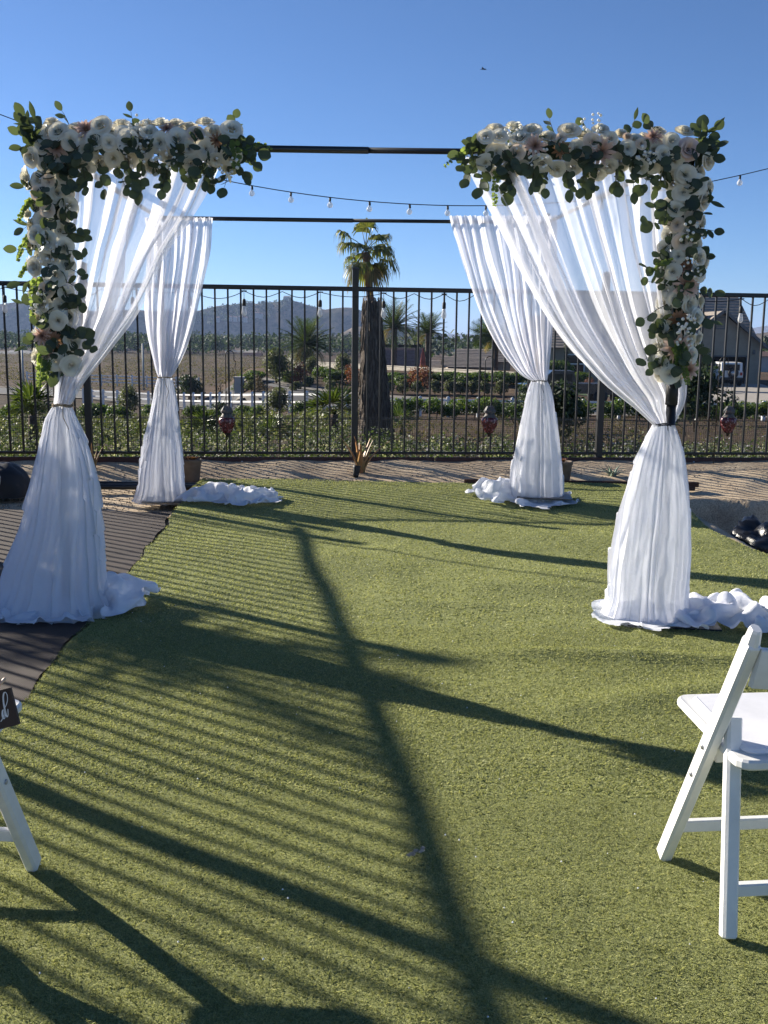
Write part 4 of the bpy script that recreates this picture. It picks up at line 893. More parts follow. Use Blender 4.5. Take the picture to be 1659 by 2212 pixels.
# litter on the turf
random.seed(77)
lt = thing('dry_leaf', 'crumpled dry leaf lying on the turf', 'leaf litter', (.105, 2.78, turf_z(.1, 2.78)+.016)); lb = MB()
for k in range(5):
    cx_, cy_ = -.03+.016*k+rnd(-.004, .004), rnd(-.006, .006); m_ = 7; a0 = rnd(0, 6)
    lb.add([(cx_+rnd(.007, .015)*math.cos(a0+6.283*i/m_), cy_+rnd(.004, .010)*math.sin(a0+6.283*i/m_), rnd(0, .008)) for i in range(m_)]+[(cx_, cy_, .009)], [(i, (i+1) % m_, m_) for i in range(m_)])
lb.build('scrap', M['leaf_dry'], lt, (0, 0, 0), (0, 0, R(35)))
pb = MB()
for _ in range(120):
    y = rnd(1.9, 6.5); x = rnd(-.36*y, .36*y)
    if x < turf_left(y)+.05: continue
    r = rnd(.0015, .0035); z = turf_z(x, y)+.013; pb.add([(x-r, y, z), (x, y-r, z), (x+r, y, z), (x, y+r, z), (x, y, z+r*1.4)], [(0, 1, 4), (1, 2, 4), (2, 3, 4), (3, 0, 4)])
tag(pb.build('grit', M['white_paint']), 'pale grit scattered over the turf', kind='stuff')
# ------------------------------------------------------------------ plants beyond the fence
def leaf_cloud(centres, nleaf, size, seed, flat=.6, up=.35):
    """many small quads gathered in clumps; centres = list of (x,y,z,rx,ry,rz)"""
    g = np.random.default_rng(seed); C = np.array(centres, float); vol = (C[:, 3]*C[:, 4]*C[:, 5])**.67; idx = g.choice(len(C), nleaf, p=vol/vol.sum()); c = C[idx]
    d = g.normal(size=(nleaf, 3)); d /= np.linalg.norm(d, axis=1, keepdims=True); r = g.random(nleaf)**.28; p = c[:, :3]+d*r[:, None]*c[:, 3:6]
    n = d*.7+g.normal(size=(nleaf, 3))*.6; n[:, 2] += up; n /= np.linalg.norm(n, axis=1, keepdims=True)
    t = np.cross(n, g.normal(size=(nleaf, 3))); t /= np.linalg.norm(t, axis=1, keepdims=True); b = np.cross(n, t); s = size*(.6+.8*g.random(nleaf))[:, None]
    V = np.stack([p-t*s, p-b*s*flat, p+t*s, p+b*s*flat], 1).reshape(-1, 3); return V, np.arange(nleaf*4).reshape(-1, 4)
def lumps(n, rx, ry, h, seed, z0=0, rs=(.3, .5)):
    random.seed(seed); L = []
    for _ in range(n):
        a = rnd(0, 6.28); r = random.random()**.6; z = rnd(.25, .85); k = math.sin(math.pi*min(1, z*.8+.25)); q = rnd(*rs)
        L.append((rx*r*k*.75*math.cos(a), ry*r*k*.75*math.sin(a), z0+h*z, rx*q, ry*q, h*q*.6))
    return L
def shrub_mesh(rx, ry, h, nl, size, seed, mat, nlump=12, **kw):
    V, F = leaf_cloud(lumps(nlump, rx, ry, h, seed), nl, size, seed, **kw); return np_mesh('foliage', V, F, mat)
def stems(h, n, seed, r=.04, spread=.5, curl=.25):
    random.seed(seed); mb = MB()
    for i in range(n):
        a = rnd(0, 6.28); s = rnd(.4, 1)*spread
        mb.tube([(0, 0, -.1), (s*.25*math.cos(a), s*.25*math.sin(a), h*.35), (s*.6*math.cos(a+curl), s*.6*math.sin(a+curl), h*.7), (s*math.cos(a), s*math.sin(a), h)], [r, r*.8, r*.55, r*.25], 6)
    return mb
def shrub(label, loc, me, name='shrub', stem=None, sc=1, group=None, cat='shrub'):
    t = thing(name, label, cat, loc, rnd(0, 6.28), group); link('foliage', me, t, None, None, sc)
    (stem or STEM_S).copy() if False else None
    link('stem', stem or STEM_S, t, None, None, sc); return t
STEM_S = stems(.5, 5, 3, .02, .3).mesh('stem', M['bark']); STEM_T = stems(1.9, 5, 5, .045, .8).mesh('stem', M['bark']); STEM_1 = stems(1.6, 1, 8, .06, .1).mesh('stem', M['bark'])
def lpt(u, Y, dz=0): p = at(u, 800, Y); return (p.x, Y, land(p.x, Y)+dz)
S_round = shrub_mesh(.62, .6, .95, 1500, .055, 1, M['olive']); S_jun = shrub_mesh(1.25, 1.1, 1.35, 2600, .075, 2, M['shrub'], 16); S_jun2 = shrub_mesh(1.5, 1.2, 1.1, 2600, .08, 3, M['hedge'], 18)
S_tree = shrub_mesh(1.25, 1.2, 2.3, 2600, .075, 4, M['olive'], 16); S_red = shrub_mesh(.9, .8, 1.5, 900, .06, 5, M['red_leaf'], 9); S_dark = shrub_mesh(1.0, .9, 1.6, 2600, .06, 6, M['dark_leaf'], 14); S_bare = shrub_mesh(.8, .7, 1.5, 500, .05, 7, M['dry_twig'], 8)
# shrubs on the bank beyond the road; (px, Y, mesh, scale, label)
bank = [(523, 66, S_jun, .62, 'low juniper at the left foot of the planted bank'), (543, 64, S_round, .95, 'round olive shrub at the left foot of the planted bank'), (560, 63.5, S_round, .85, 'small round shrub below the multi stemmed shrub'), (548, 70, S_jun2, .9, 'spreading juniper left of the multi stemmed shrub'),
 (625, 69, S_jun2, .95, 'spreading juniper right of the multi stemmed shrub'), (700, 71, S_jun, 1.05, 'dark juniper on the bank behind the centre fence post'), (668, 66, S_round, 1.0, 'olive shrub below the red shrub on the bank'), (735, 69, S_jun, .95, 'juniper on the bank left of the cut palm trunk'), (640, 64, S_round, .8, 'small olive shrub low on the bank'), (715, 64.5, S_round, .9, 'small olive shrub beside the centre fence post on the bank'),
 (850, 70, S_jun2, 1.1, 'wide juniper just right of the cut palm trunk'), (880, 68, S_jun, .95, 'juniper before the block wall, right of the cut palm trunk'), (905, 71, S_jun2, 1.1, 'wide juniper below the pergola'), (945, 69, S_jun, 1.05, 'juniper below the upright palm'), (975, 70.5, S_jun2, 1.15, 'wide juniper below the tiled roofs'), (1005, 68.5, S_jun, 1.1, 'juniper right of the middle of the block wall'), (1040, 70, S_jun2, 1.2, 'wide juniper behind the middle lantern hook'), (1080, 69, S_jun, 1.2, 'juniper left of the back right curtain'), (1125, 70, S_jun2, 1.2, 'juniper partly behind the back right curtain')]
for px, Y, me, sc, lab in bank: shrub(lab, lpt(px, Y), me, 'juniper' if me in (S_jun, S_jun2) else 'shrub', sc=(sc, sc, sc*(.62 if px > 830 else .75)), group='shrubs on the bank across the road')
for i, px in enumerate((842, 871, 902, 940, 971, 995, 1021, 1047, 1084)):
    shrub(('first', 'second', 'third', 'fourth', 'fifth', 'sixth', 'seventh', 'eighth', 'ninth')[i]+' grey green ball shrub from the cut palm trunk, by the road', lpt(px, 62.8), S_round, 'shrub', sc=rnd(.75, .95), group='ball shrubs along the road')
shrub('multi stemmed olive green shrub at the top left of the bank', lpt(598, 68), S_tree, 'shrub', STEM_T, 1.0); shrub('feathery olive shrub against the left end of the block wall', lpt(672, 74), S_tree, 'shrub', STEM_T, .62); shrub('feathery shrub on the bank behind the centre fence post', lpt(742, 72), S_tree, 'shrub', STEM_T, .8)
for px, Y, sc, lab in ((648, 67, 1.0, 'red leaved shrub in the middle of the bank'), (762, 68, .9, 'red leaved shrub left of the cut palm trunk'), (897, 67, .85, 'red leaved young tree below the pergola'), (918, 66.5, .95, 'red leaved young tree below the upright palm')):
    shrub(lab, lpt(px, Y), S_red, 'red_shrub', STEM_1, sc)
for px, Y, sc, lab in ((477, 72, 1.0, 'bare twiggy young tree left of the bank'), (556, 62.5, .8, 'bare twiggy young tree by the white rail fence')): shrub(lab, lpt(px, Y), S_bare, 'bare_tree', STEM_1, sc, cat='tree')
shrub('dark rounded tree before the dry field, left', lpt(407, 80), S_dark, 'tree', STEM_1, 1.35, cat='tree'); shrub('young tree between the two left curtains', lpt(279, 52), S_tree, 'tree', STEM_1, .68, cat='tree'); shrub('leafy bush in front of the white rail fence', lpt(600, 47), S_tree, 'shrub', STEM_T, .62); shrub('leafy bush right of the clay pot, beyond the fence', lpt(476, 40), S_dark, 'shrub', STEM_S, .6)
for px, Y, sc, lab in ((200, 46, .9, 'pale green bush left of the front left curtain tie'), (330, 50, .8, 'low bush behind the back left curtain'), (420, 50, .75, 'low bush right of the back left curtain'), (455, 46, .7, 'low bush left of the leftmost lantern'), (525, 50, .75, 'low bush right of the leftmost lantern'), (560, 48, .7, 'low bush below the white rail fence'), (660, 46, .8, 'low bush left of the centre fence post, below the road'), (250, 44, .8, 'low bush in the gap between the left curtains'), (60, 48, .9, 'low bush at the left edge beyond the fence'), (20, 44, .8, 'low bush at the far left edge beyond the fence')):
    shrub(lab, lpt(px, Y), S_jun2 if px % 2 else S_jun, 'shrub', sc=sc*.75, group='low shrubs below the road')
# clipped hedge along the road
def hedge(label, x0, Y0, x1, Y1, h, d, n, seed):
    random.seed(seed); a = Vector((x0, Y0, 0)); b = Vector((x1, Y1, 0)); t = thing('hedge', label, 'hedge', (x0, Y0, land(x0, Y0))); L = []
    k = int((b-a).length/.38)
    for i in range(k):
        p = a.lerp(b, i/k); zz = land(p.x, p.y)-land(x0, Y0)
        for _ in range(3): L.append((p.x-x0+rnd(-.2, .2), p.y-Y0+rnd(-d/2, d/2), zz+h*rnd(.35, .8), rnd(.25, .4), rnd(.25, .4), h*rnd(.25, .38)))
    V, F = leaf_cloud(L, n, .05, seed); link('foliage', np_mesh('foliage', V, F, M['hedge']), t)
    st = MB()
    for i in range(0, k, 2): p = a.lerp(b, i/k); zz = land(p.x, p.y)-land(x0, Y0); st.tube([(p.x-x0, p.y-Y0, zz-.1), (p.x-x0+rnd(-.1, .1), p.y-Y0, zz+h*.6)], .025, 5)
    tag(st.build('stems', M['bark'], t), kind='stuff')
hedge('low green hedge along the near side of the road, right half', at(822, 890, 43).x, 43, at(1290, 890, 43).x, 43.5, .85, .9, 15000, 1)
hedge('low green hedge along the near side of the road, far right', at(1300, 890, 43.5).x, 43.5, at(1760, 890, 43).x, 43, .85, .9, 15000, 2)
# flowering ground cover just outside the fence
random.seed(5); L = []
for _ in range(420):
    x = rnd(-7.5, 8); y = fence_y(x)+rnd(.5, 3.2); h = rnd(.1, .3)*(1.15 if x < 0 else .75); L.append((x, y, land(x, y)+h*.6, rnd(.14, .3), rnd(.14, .3), h))
V, F = leaf_cloud(L, 52000, .017, 9, flat=.8)
tag(link('ground_cover', np_mesh('ground_cover', V, F, M['lantana'])), 'low flowering ground cover just outside the fence', 'ground cover', kind='stuff')
# creeping green cover on the left part of the slope
random.seed(15); L = []
for _ in range(330):
    y = rnd(19, 47); x = rnd(-.42, -.015)*y
    if noise.noise((x*.25, y*.18, 4)) < -.12: continue
    h = rnd(.12, .4); L.append((x, y, land(x, y)+h*.4, rnd(.4, 1.1), rnd(.4, 1.0), h))
V, F = leaf_cloud(L, 34000, .045, 19)
tag(link('creeping_shrubs', np_mesh('creeping_shrubs', V, F, M['olive'])), 'low creeping greenery covering the slope below the road at left', 'ground cover', kind='stuff')
# dry grass and weeds over the slope
random.seed(6); L = []
for _ in range(500):
    y = rnd(14, 46); a = rnd(-.6, .6); x = a*y; L.append((x, y, land(x, y)+.08, rnd(.15, .5), rnd(.15, .5), rnd(.06, .22)))
V, F = leaf_cloud(L, 26000, .035, 10, flat=.3, up=.8)
M['weeds'] = leafmat('weeds', [(.07, .06, .03), (.13, .10, .055), (.06, .075, .03), (.19, .15, .09)], .25, .8)
tag(link('weeds', np_mesh('weeds', V, F, M['weeds'])), 'dry grass and weeds on the slope', 'weeds', kind='stuff')

# ------------------------------------------------------------------ palms
def feather_frond(L, droop, mat, n=34, lw=.035, ll=.34, seed=0):
    random.seed(seed); pts = []; mb = MB()
    for i in range(n+1):
        t = i/n; pts.append(Vector((L*(t-.18*droop*t*t*t), 0, L*(.42*t-droop*.72*t*t))))
    mb.tube(pts[::3], [.022*(1-.85*i/(len(pts[::3])-1)) for i in range(len(pts[::3]))], 4)
    for i in range(3, n):
        t = i/n; d = (pts[i+1]-pts[i-1]).normalized(); l = L*ll*(math.sin(math.pi*min(1, t*.9+.12))**.7)*rnd(.85, 1.1)
        for s in (-1, 1):
            tip = pts[i]+d*l*.62+Vector((0, s*l*.75, l*rnd(-.12, .22)-l*.18*droop)); w = d*lw*L*.5
            mb.add([pts[i]-w*.5, pts[i]+w*.5, tip], [(0, 1, 2)])
    return mb.mesh('frond', mat)
FR = [feather_frond(1, d, M['palm'], seed=i) for i, d in enumerate((.25, .45, .7, .95))]; FRD = feather_frond(1, 1.05, M['palm_dry'], seed=9)
def feather_palm(label, px, vy, Y, L, trunk_r, seed, n=34, lo=-25, dry=3, wind=0, up=.2):
    random.seed(seed); c = at(px, vy, Y); zg = land(c.x, Y); t = thing('feather_palm', label, 'palm tree', (c.x, Y, zg)); h = c.z-zg
    rr = []; 
    for i in range(16): z = h*i/15; rr.append((trunk_r*(1.08 if i % 2 else .92)*(1.25 if i == 15 else 1), z))
    MB().lathe([(rr[0][0], -.2)]+rr, 12).build('trunk', M['bark'], t)
    for i in range(n):
        el = lerp(80, lo, ((i+.5)/n)**.9)+rnd(-6, 6); az = i*2.39996+rnd(-.2, .2); k = min(3, max(0, int((80-el)/30)))
        q = Quaternion((0, 0, 1), az) @ Quaternion((0, 1, 0), -R(el*.8-8))
        if wind: v = q @ Vector((1, 0, 0)); q = Vector((1, 0, 0)).rotation_difference((v+Vector((wind, 0, 0))).normalized()) @ Quaternion((1, 0, 0), rnd(-.3, .3))
        link('frond', FR[k], t, (0, 0, h), q, L*rnd(.85, 1.08))
    for i in range(dry): link('frond', FRD, t, (0, 0, h-.05), Quaternion((0, 0, 1), 2.2+i*.7) @ Quaternion((0, 1, 0), R(22)), L*.85)
    return t
feather_palm('bushy feather palm with yellow lower fronds behind the left end of the block wall', 662, 748, 84, 2.9, .3, 1, 52, -30, 5)
feather_palm('feather palm directly behind the top of the cut palm trunk', 852, 708, 92, 3.0, .24, 2, 38, -22, 2)
feather_palm('upright feather palm to the right of the cut palm trunk, taller trunk', 924, 720, 95, 2.4, .2, 3, 36, -10, 1)
feather_palm('windblown feather palm beside the back right curtain', 1072, 730, 93, 2.6, .22, 4, 36, -20, 1, wind=-.5)
def fan_leaf(R_, n, mat, seed, droop=.35, spread=150):
    random.seed(seed); mb = MB(); mb.tube([(0, 0, 0), (R_*.35, 0, R_*.05), (R_*.62, 0, R_*.04)], [.016*R_, .012*R_, .009*R_], 4); b = Vector((R_*.6, 0, R_*.04))
    for i in range(n):
        a = R(lerp(-spread/2, spread/2, (i+.5)/n)); d = Vector((math.cos(a), math.sin(a), .1*math.cos(a*2))); l = R_*rnd(.8, 1.05)*(1-.25*abs(a)/R(spread/2)); w = Vector((-math.sin(a), math.cos(a), 0))*R_*.045*(14/n); f = .35
        m1 = b+d*l*.55+Vector((0, 0, .03*R_*(1 if i % 2 else -1))); tip = b+d*l+Vector((0, 0, -droop*l*rnd(.4, 1.3)))
        mb.add([b, m1-w, tip, m1+w], [(0, 1, 2, 3)])
    return mb.mesh('fan_leaf', mat)
FAN = [fan_leaf(1, 26, M['fan_palm'], i, d) for i, d in enumerate((.35, .8, 1.25))]
FAN_G = [fan_leaf(1, 16, M['big_leaf'], i+5, d, 170) for i, d in enumerate((.15, .3))]
random.seed(12); Y = 42; c = at(790, 545, Y); zg = land(c.x, Y); fp = thing('fan_palm', 'slender fan palm with drooping fronds rising above the centre of the fence', 'palm tree', (c.x, Y, zg)); h = c.z-zg; bend = at(803, 660, Y).x-c.x
MB().tube([(bend*1.5, 0, -.2), (bend*1.3, 0, h*.5), (bend*.8, 0, h*.72), (bend*.3, 0, h*.9), (0, 0, h)], [.22, .17, .15, .14, .16], 10).build('trunk', M['palm_trunk'], fp)
def droop_leaf(az, el, pet, rad, n=24):
    """fan leaf on its stalk, the segment tips hanging straight down"""
    d = Vector((math.cos(az)*math.cos(el), math.sin(az)*math.cos(el), math.sin(el))); sd = Vector((-math.sin(az), math.cos(az), 0)); up = d.cross(sd)*-1; b = d*pet+Vector((0, 0, -.12*pet*pet)); mb = MB()
    mb.tube([Vector((0, 0, 0)), d*pet*.5, b], [.02, .016, .012], 4)
    for i in range(n):
        a = R(lerp(-95, 95, (i+.5)/n)); v = (d*math.cos(a)+sd*math.sin(a)+up*.12*math.cos(3*a)).normalized(); l = rad*rnd(.85, 1.1)*(1-.2*abs(a)/1.7); w = v.cross(up).normalized()*rad*.05; m = b+v*l*.5; e = m+v*l*.22+Vector((0, 0, -l*rnd(.18, .4))); t2 = e+v*l*.03+Vector((rnd(-.03, .03), rnd(-.03, .03), -l*rnd(.15, .5)))
        mb.add([b, m-w, e-w*.6, t2, e+w*.6, m+w], [(0, 1, 5), (1, 2, 4, 5), (2, 3, 4)])
    return mb
for i in range(27):
    el = R(lerp(84, -66, ((i+.5)/27)**.75)+rnd(-12, 12)); droop_leaf(i*2.39996+rnd(-.5, .5), el, rnd(.55, 1.05), rnd(.6, .95), 20).build('fan_leaf', M['palm_dry' if i > 22 else 'fan_palm'], fp, (0, 0, h+rnd(-.05, .2)))
# shaggy cut palm trunk
Y = 15.6; c = at(812, 950, Y); zg = land(c.x, Y); tp = at(806, 640, Y).z-zg; ct = thing('cut_palm_trunk', 'thick shaggy palm trunk cut off at the top, just beyond the fence', 'palm trunk', (c.x, Y, zg)); dx = at(803, 640, Y).x-c.x
def trad(t): return lerp(.285, .125, min(1, t*1.02)**.8)
rows = []
for j in range(70):
    t = j/69; z = t*tp-.1; row = []
    for i in range(72):
        a = 2*math.pi*i/72; r = trad(t)*(1+.09*noise.noise((math.cos(a)*5, math.sin(a)*5, z*2))+.12*abs(noise.noise((math.cos(a)*13, math.sin(a)*13, z*2.4)))+.05*noise.noise((a*9, z*14, 3)))
        row.append((dx*t+r*math.cos(a), r*math.sin(a), z+(rnd(-.05, .05) if j == 69 else 0)))
    rows.append(row)
tb = MB(); tb.grid(rows, wrap=True); tb.f.append(tuple(69*72+i for i in range(72))); tb.sm.append(False); tb.build('trunk', M['palm_shag'], ct)
random.seed(3); sh = MB()
for _ in range(900):
    a = rnd(0, 6.28); t = rnd(.06, 1.0); r = trad(t)*rnd(1.0, 1.1); z = t*tp; l = rnd(.08, .3); w = rnd(.004, .014); ta = Vector((-math.sin(a), math.cos(a), 0)); rd = Vector((math.cos(a), math.sin(a), 0)); p = Vector((dx*t, 0, z))+rd*r
    sh.add([p-ta*w, p+ta*w, p+ta*w*.3+rd*rnd(.0, .03)+Vector((0, 0, -l))+ta*rnd(-.03, .03), p-ta*w*.3+rd*.01+Vector((0, 0, -l*.9))], [(0, 1, 2, 3)])
tag(sh.build('shag', M['palm_shag'], ct), kind='stuff')
# green plants close to the fence
def fan_shrub(label, loc, n, r, seed, z=.25, lf=None, elr=(75, 5)):
    random.seed(seed); t = thing('fan_palm_shrub', label, 'palm shrub', loc); MB().lathe([(.07, -.1), (.08, z*.5), (.06, z)], 8).build('trunk', M['bark'], t)
    for i in range(n):
        el = lerp(elr[0], elr[1], (i+.5)/n)+rnd(-8, 8); link('fan_leaf', random.choice(lf or FAN_G), t, (0, 0, z), Quaternion((0, 0, 1), i*2.4+rnd(-.2, .2)) @ Quaternion((0, 1, 0), -R(el)) @ Quaternion((1, 0, 0), rnd(-.5, .5)), r*rnd(.75, 1.1))
    return t
fan_shrub('sunlit green fan palm shrub left of the cut palm trunk', lpt(722, 16.5), 15, .42, 21, .4); fan_shrub('small green fan palm at the far left beyond the fence', lpt(66, 15), 14, .42, 22, .5); fan_shrub('green fan palm shrub left of the leftmost lantern', lpt(440, 17), 12, .4, 23, .1, elr=(80, 30)); fan_shrub('small fan palm behind the foot of the cut trunk', lpt(870, 20), 9, .35, 24, .15)
fan_shrub('small fan palm right of the back left curtain', lpt(585, 19), 10, .36, 25, .05)
for px, Y, me, sc, lab in ((1200, 15, S_dark, .62, 'dark shrub hidden behind the back right curtain'), (1508, 26, S_dark, 1.05, 'tall dark shrub right of the front right curtain'), (1500, 34, S_tree, .9, 'grey green shrub right of the front right post'), (1160, 22, S_dark, .7, 'dark shrub behind the waist of the back right curtain')): shrub(lab, lpt(px, Y), me, 'shrub', sc=sc)
# the palm outside the left fence whose fronds shade the turf
op = thing('feather_palm', 'feather palm outside the left fence, out of the picture', 'palm tree', (-5.45, 7.85, -.05)); random.seed(31); MB().lathe([(.16, -.1), (.15, .8), (.13, 1.75), (.16, 1.88), (.1, 2.0)], 10).build('trunk', M['bark'], op)
FRW = [feather_frond(1, d, M['palm'], 34, .055, .36, 40+i) for i, d in enumerate((.3, .6, .95))]
for i in range(32):
    el = lerp(60, -45, ((i+.5)/32)**.9)+rnd(-8, 8); link('frond', FRW[min(2, max(0, int((75-el)/42)))], op, (0, 0, 1.95), Quaternion((0, 0, 1), i*2.4) @ Quaternion((0, 1, 0), -R(el*.8-8)), rnd(.8, 1.1))
S_left = shrub_mesh(.75, .7, 1.25, 2200, .05, 16, M['shrub'], 12)
shrub('leafy shrub outside the left fence, out of the picture', (-5.1, 8.0, -.05), S_left, 'shrub')

# ------------------------------------------------------------------ road, rails, wall
def strip(name, label, pts, w, mat, dz, kind='structure'):
    rows = []
    for i in range(81):
        p = poly(pts, i/80); d = (poly(pts, min(1, i/80+.01))-poly(pts, max(0, i/80-.01))).normalized(); n_ = Vector((-d.y, d.x, 0))
        rows.append([(q.x, q.y, land(q.x, q.y)+dz) for q in (p-n_*w/2, p-n_*w/6, p+n_*w/6, p+n_*w/2)])
    return tag(MB().grid(rows).build(name, mat), label, kind=kind)
def gp(u, Y): p = at(u, 850, Y); return Vector((p.x, Y, 0))
road_pts = [Vector((42, 54, 0)), gp(1300, 54), gp(900, 55), gp(650, 60), gp(480, 72), gp(300, 84), gp(100, 92), gp(-150, 96)]
strip('road', 'grey asphalt road passing below the yard', road_pts, 8, M['asphalt'], .05)
strip('sidewalk', 'pale kerb strip along the far side of the road', [p+Vector((0, 5.0, 0)) for p in road_pts], 1.0, M['path_concrete'], .10)
strip('sidewalk', 'pale path along the near side of the road', [p+Vector((0, -5.0, 0)) for p in road_pts], .7, M['path_concrete'], .10)
def rail_fence(label, pts, n, h, rails=(.35, .85)):
    base = poly(pts, 0); t = thing('rail_fence', label, 'fence', (base.x, base.y, land(base.x, base.y))); o = Vector((base.x, base.y, land(base.x, base.y))); P_ = []; gz = [Vector((q.x, q.y, land(q.x, q.y)+.08)) for q in pts]
    for i in range(n+1): P_.append(poly(gz, i/n)-o)
    for p in P_: b = MB(); b.box(-.075, .075, -.075, .075, -.2, h); b.add([(-.09,-.09,h),(.09,-.09,h),(.09,.09,h),(-.09,.09,h),(0,0,h+.07)], [(0,1,4),(1,2,4),(2,3,4),(3,0,4),(3,2,1,0)]); b.build('post', M['vinyl'], t, p)
    for a, b in zip(P_[:-1], P_[1:]):
        for r in rails: MB().beam(a+Vector((0, 0, h*r)), b+Vector((0, 0, h*r)), .04, .10, ch=.1).build('rail', M['vinyl'], t)
rail_fence('white vinyl rail fence along the near side of the road, right part', [gp(700, 48.5), gp(900, 47.8), gp(1200, 47.6), gp(1700, 47.5)], 14, .8)
rail_fence('white vinyl rail fence along the near side of the road, left part', [gp(688, 49), gp(600, 53), gp(480, 61), gp(360, 70), gp(180, 78)], 20, .95, (.48, .88))
rail_fence('white vinyl rail fence on the far side of the road at left', [gp(430, 100), gp(330, 104), gp(200, 107), gp(60, 110)], 12, 1.05, (.3, .6, .9))
# block wall made of courses of blocks
bw = thing('block_wall', 'long pale block wall on top of the bank', 'wall', (0, 80, 0)); BLK = MB(); BLK.box(-.42, .42, -.1, .1, 0, .19); BLK = BLK.mesh('block', M['block_wall'])
wl = Vector((at(636, 780, 104).x, 104)); wr = Vector((at(1060, 800, 80).x, 80)); wr = wl+(wr-wl)*1.25; ztl = at(640, 779, 104).z; ztr = ztl-.12
wd = (wr-wl); LW = wd.length; bw.location = (wl.x, wl.y, ztl); bw.rotation_euler = (0, 0, math.atan2(wd.y, wd.x)); n = int(LW/.85)
MB().beam((0, .02, -.66), (LW, .02, -.72), .12, 1.2).build('core', M['block_wall'], bw)
for r in range(4):
    for i in range(n): link('block', BLK, bw, ((i+(.5 if r % 2 else 0))*.86+.42, -.06, -.2*(r+1)-.05))
for i in range(n//2): MB().box(-.84, .84, -.16, .12, 0, .06).build('cap', M['block_wall'], bw, ((i+.5)*1.71, -.03, -.05))
pl = thing('pillar', 'pale gate pillar with low wall at the left foot of the bank', 'pillar', gp(517, 66)[:2]+(land(gp(517, 66).x, 66),)); b = MB(); b.box(-.28, .28, -.28, .28, -.2, 1.0); b.box(-.34, .34, -.34, .34, 1.0, 1.09); b.build('pier', M['stucco_pale'], pl); b = MB(); b.beam((.4, 0, .55), (2.1, .3, .15), .25, .5); b.build('wing_wall', M['stucco_pale'], pl)

# ------------------------------------------------------------------ houses
def gable_roof(x0, x1, y0, y1, z, rise, over, mat, along='x', courses=12):
    """tiled gable roof of lapped courses; ridge along x or y"""
    mb = MB()
    if along == 'x':
        ym = (y0+y1)/2
        for s, ye in ((-1, y0-over), (1, y1+over)):
            for c in range(courses):
                a, b = c/courses, (c+1)/courses+.02; ya, yb_ = lerp(ye, ym, a), lerp(ye, ym, min(1, b)); slope = rise/((y1-y0)/2); za = z-over*slope+(rise+over*slope)*a; zb = z-over*slope+(rise+over*slope)*min(1, b); t = .07
                mb.add([(x0-over, ya, za+t), (x1+over, ya, za+t), (x1+over, yb_, zb+.02), (x0-over, yb_, zb+.02), (x0-over, ya, za), (x1+over, ya, za)], [(0, 1, 2, 3) if s < 0 else (3, 2, 1, 0), (4, 5, 1, 0) if s < 0 else (0, 1, 5, 4)])
        e = rise+.0
    else:
        xm = (x0+x1)/2
        for s, xe in ((-1, x0-over), (1, x1+over)):
            for c in range(courses):
                a, b = c/courses, (c+1)/courses+.02; xa, xb = lerp(xe, xm, a), lerp(xe, xm, min(1, b)); slope = rise/((x1-x0)/2); za = z-over*slope+(rise+over*slope)*a; zb = z-over*slope+(rise+over*slope)*min(1, b); t = .07
                mb.add([(xa, y0-over, za+t), (xa, y1+over, za+t), (xb, y1+over, zb+.02), (xb, y0-over, zb+.02), (xa, y0-over, za), (xa, y1+over, za)], [(0, 3, 2, 1) if s < 0 else (3, 0, 1, 2), (4, 0, 1, 5) if s < 0 else (0, 4, 5, 1)])
    return mb
Yh = 88; zh = land(at(1560, 830, Yh).x, Yh); hx = at(1565, 800, Yh).x; hs = thing('house', 'tan stucco house with an open garage and tiled roof at right', 'house', (hx, Yh, zh))
def hp(u, v, Yq=Yh): p = at(u, v, Yq); return p.x-hx, p.z-zh
gxl, ez = hp(1452, 725); gxr, _ = hp(1642, 745); gzm = hp(1561, 672)[1]; ez = hp(1640, 742)[1]; gx = hp(1561, 672)[0]
dl, dt = hp(1523, 770); dr = hp(1612, 770)[0]; W2 = gxr-gx; gxl = gx-W2
w = MB(); y = 0
w.box(gxl, dl, 0, .25, -.3, ez); w.box(dr, gxr, 0, .25, -.3, ez); w.box(dl, dr, 0, .25, dt, ez)
w.add([(gxl, 0, ez), (gxr, 0, ez), (gx, 0, gzm-.15), (gxl, .25, ez), (gxr, .25, ez), (gx, .25, gzm-.15)], [(0, 1, 2), (5, 4, 3), (0, 2, 5, 3), (1, 4, 5, 2)])
w.box(gxr-.25, gxr, .25, 7, -.3, ez); w.box(gxl, gxl+.25, .25, 7, -.3, ez); w.box(gxl, gxr, 7, 7.2, -.3, ez); w.build('wall', M['stucco'], hs)
b = MB(); b.box(dl-.12, dl, -.04, .3, -.3, dt+.12); b.box(dr, dr+.12, -.04, .3, -.3, dt+.12); b.box(dl, dr, -.04, .3, dt, dt+.12); b.build('garage_frame', M['trim'], hs)
b = MB(); b.box(dl, dr, 6.5, 6.6, 0, dt); b.box(dl, dr, .3, 6.5, dt+.15, dt+.2); b.build('garage_interior', M['dark_inside'], hs)
vx, vz = hp(1556, 697); b = MB(); b.box(vx-.42, vx+.42, -.05, .02, vz-.55, vz+.5); b.build('gable_vent', M['trim'], hs); b = MB()
for k in range(7): b.box(vx-.32, vx+.32, -.08, -.055, vz-.42+k*.125, vz-.36+k*.125)
b.build('louvre', M['stucco'], hs)
gable_roof(gxl, gxr, 0, 7, ez, gzm-ez, .55, M['roof_tile'], 'y', 10).build('roof', M['roof_tile'], hs)
b = MB()
for s in (-1, 1): b.beam((gx, -.58, gzm+.02), (gx+s*(W2+.6), -.58, ez-(gzm-ez)/W2*.6+.02), .06, .26, up=(0, 0, 1))
b.build('fascia', M['trim'], hs)
rx0, rz1 = hp(1400, 640, Yh+7); rx1 = hp(1590, 640, Yh+7)[0]; rz1 = hp(1500, 637, Yh+7)[1]
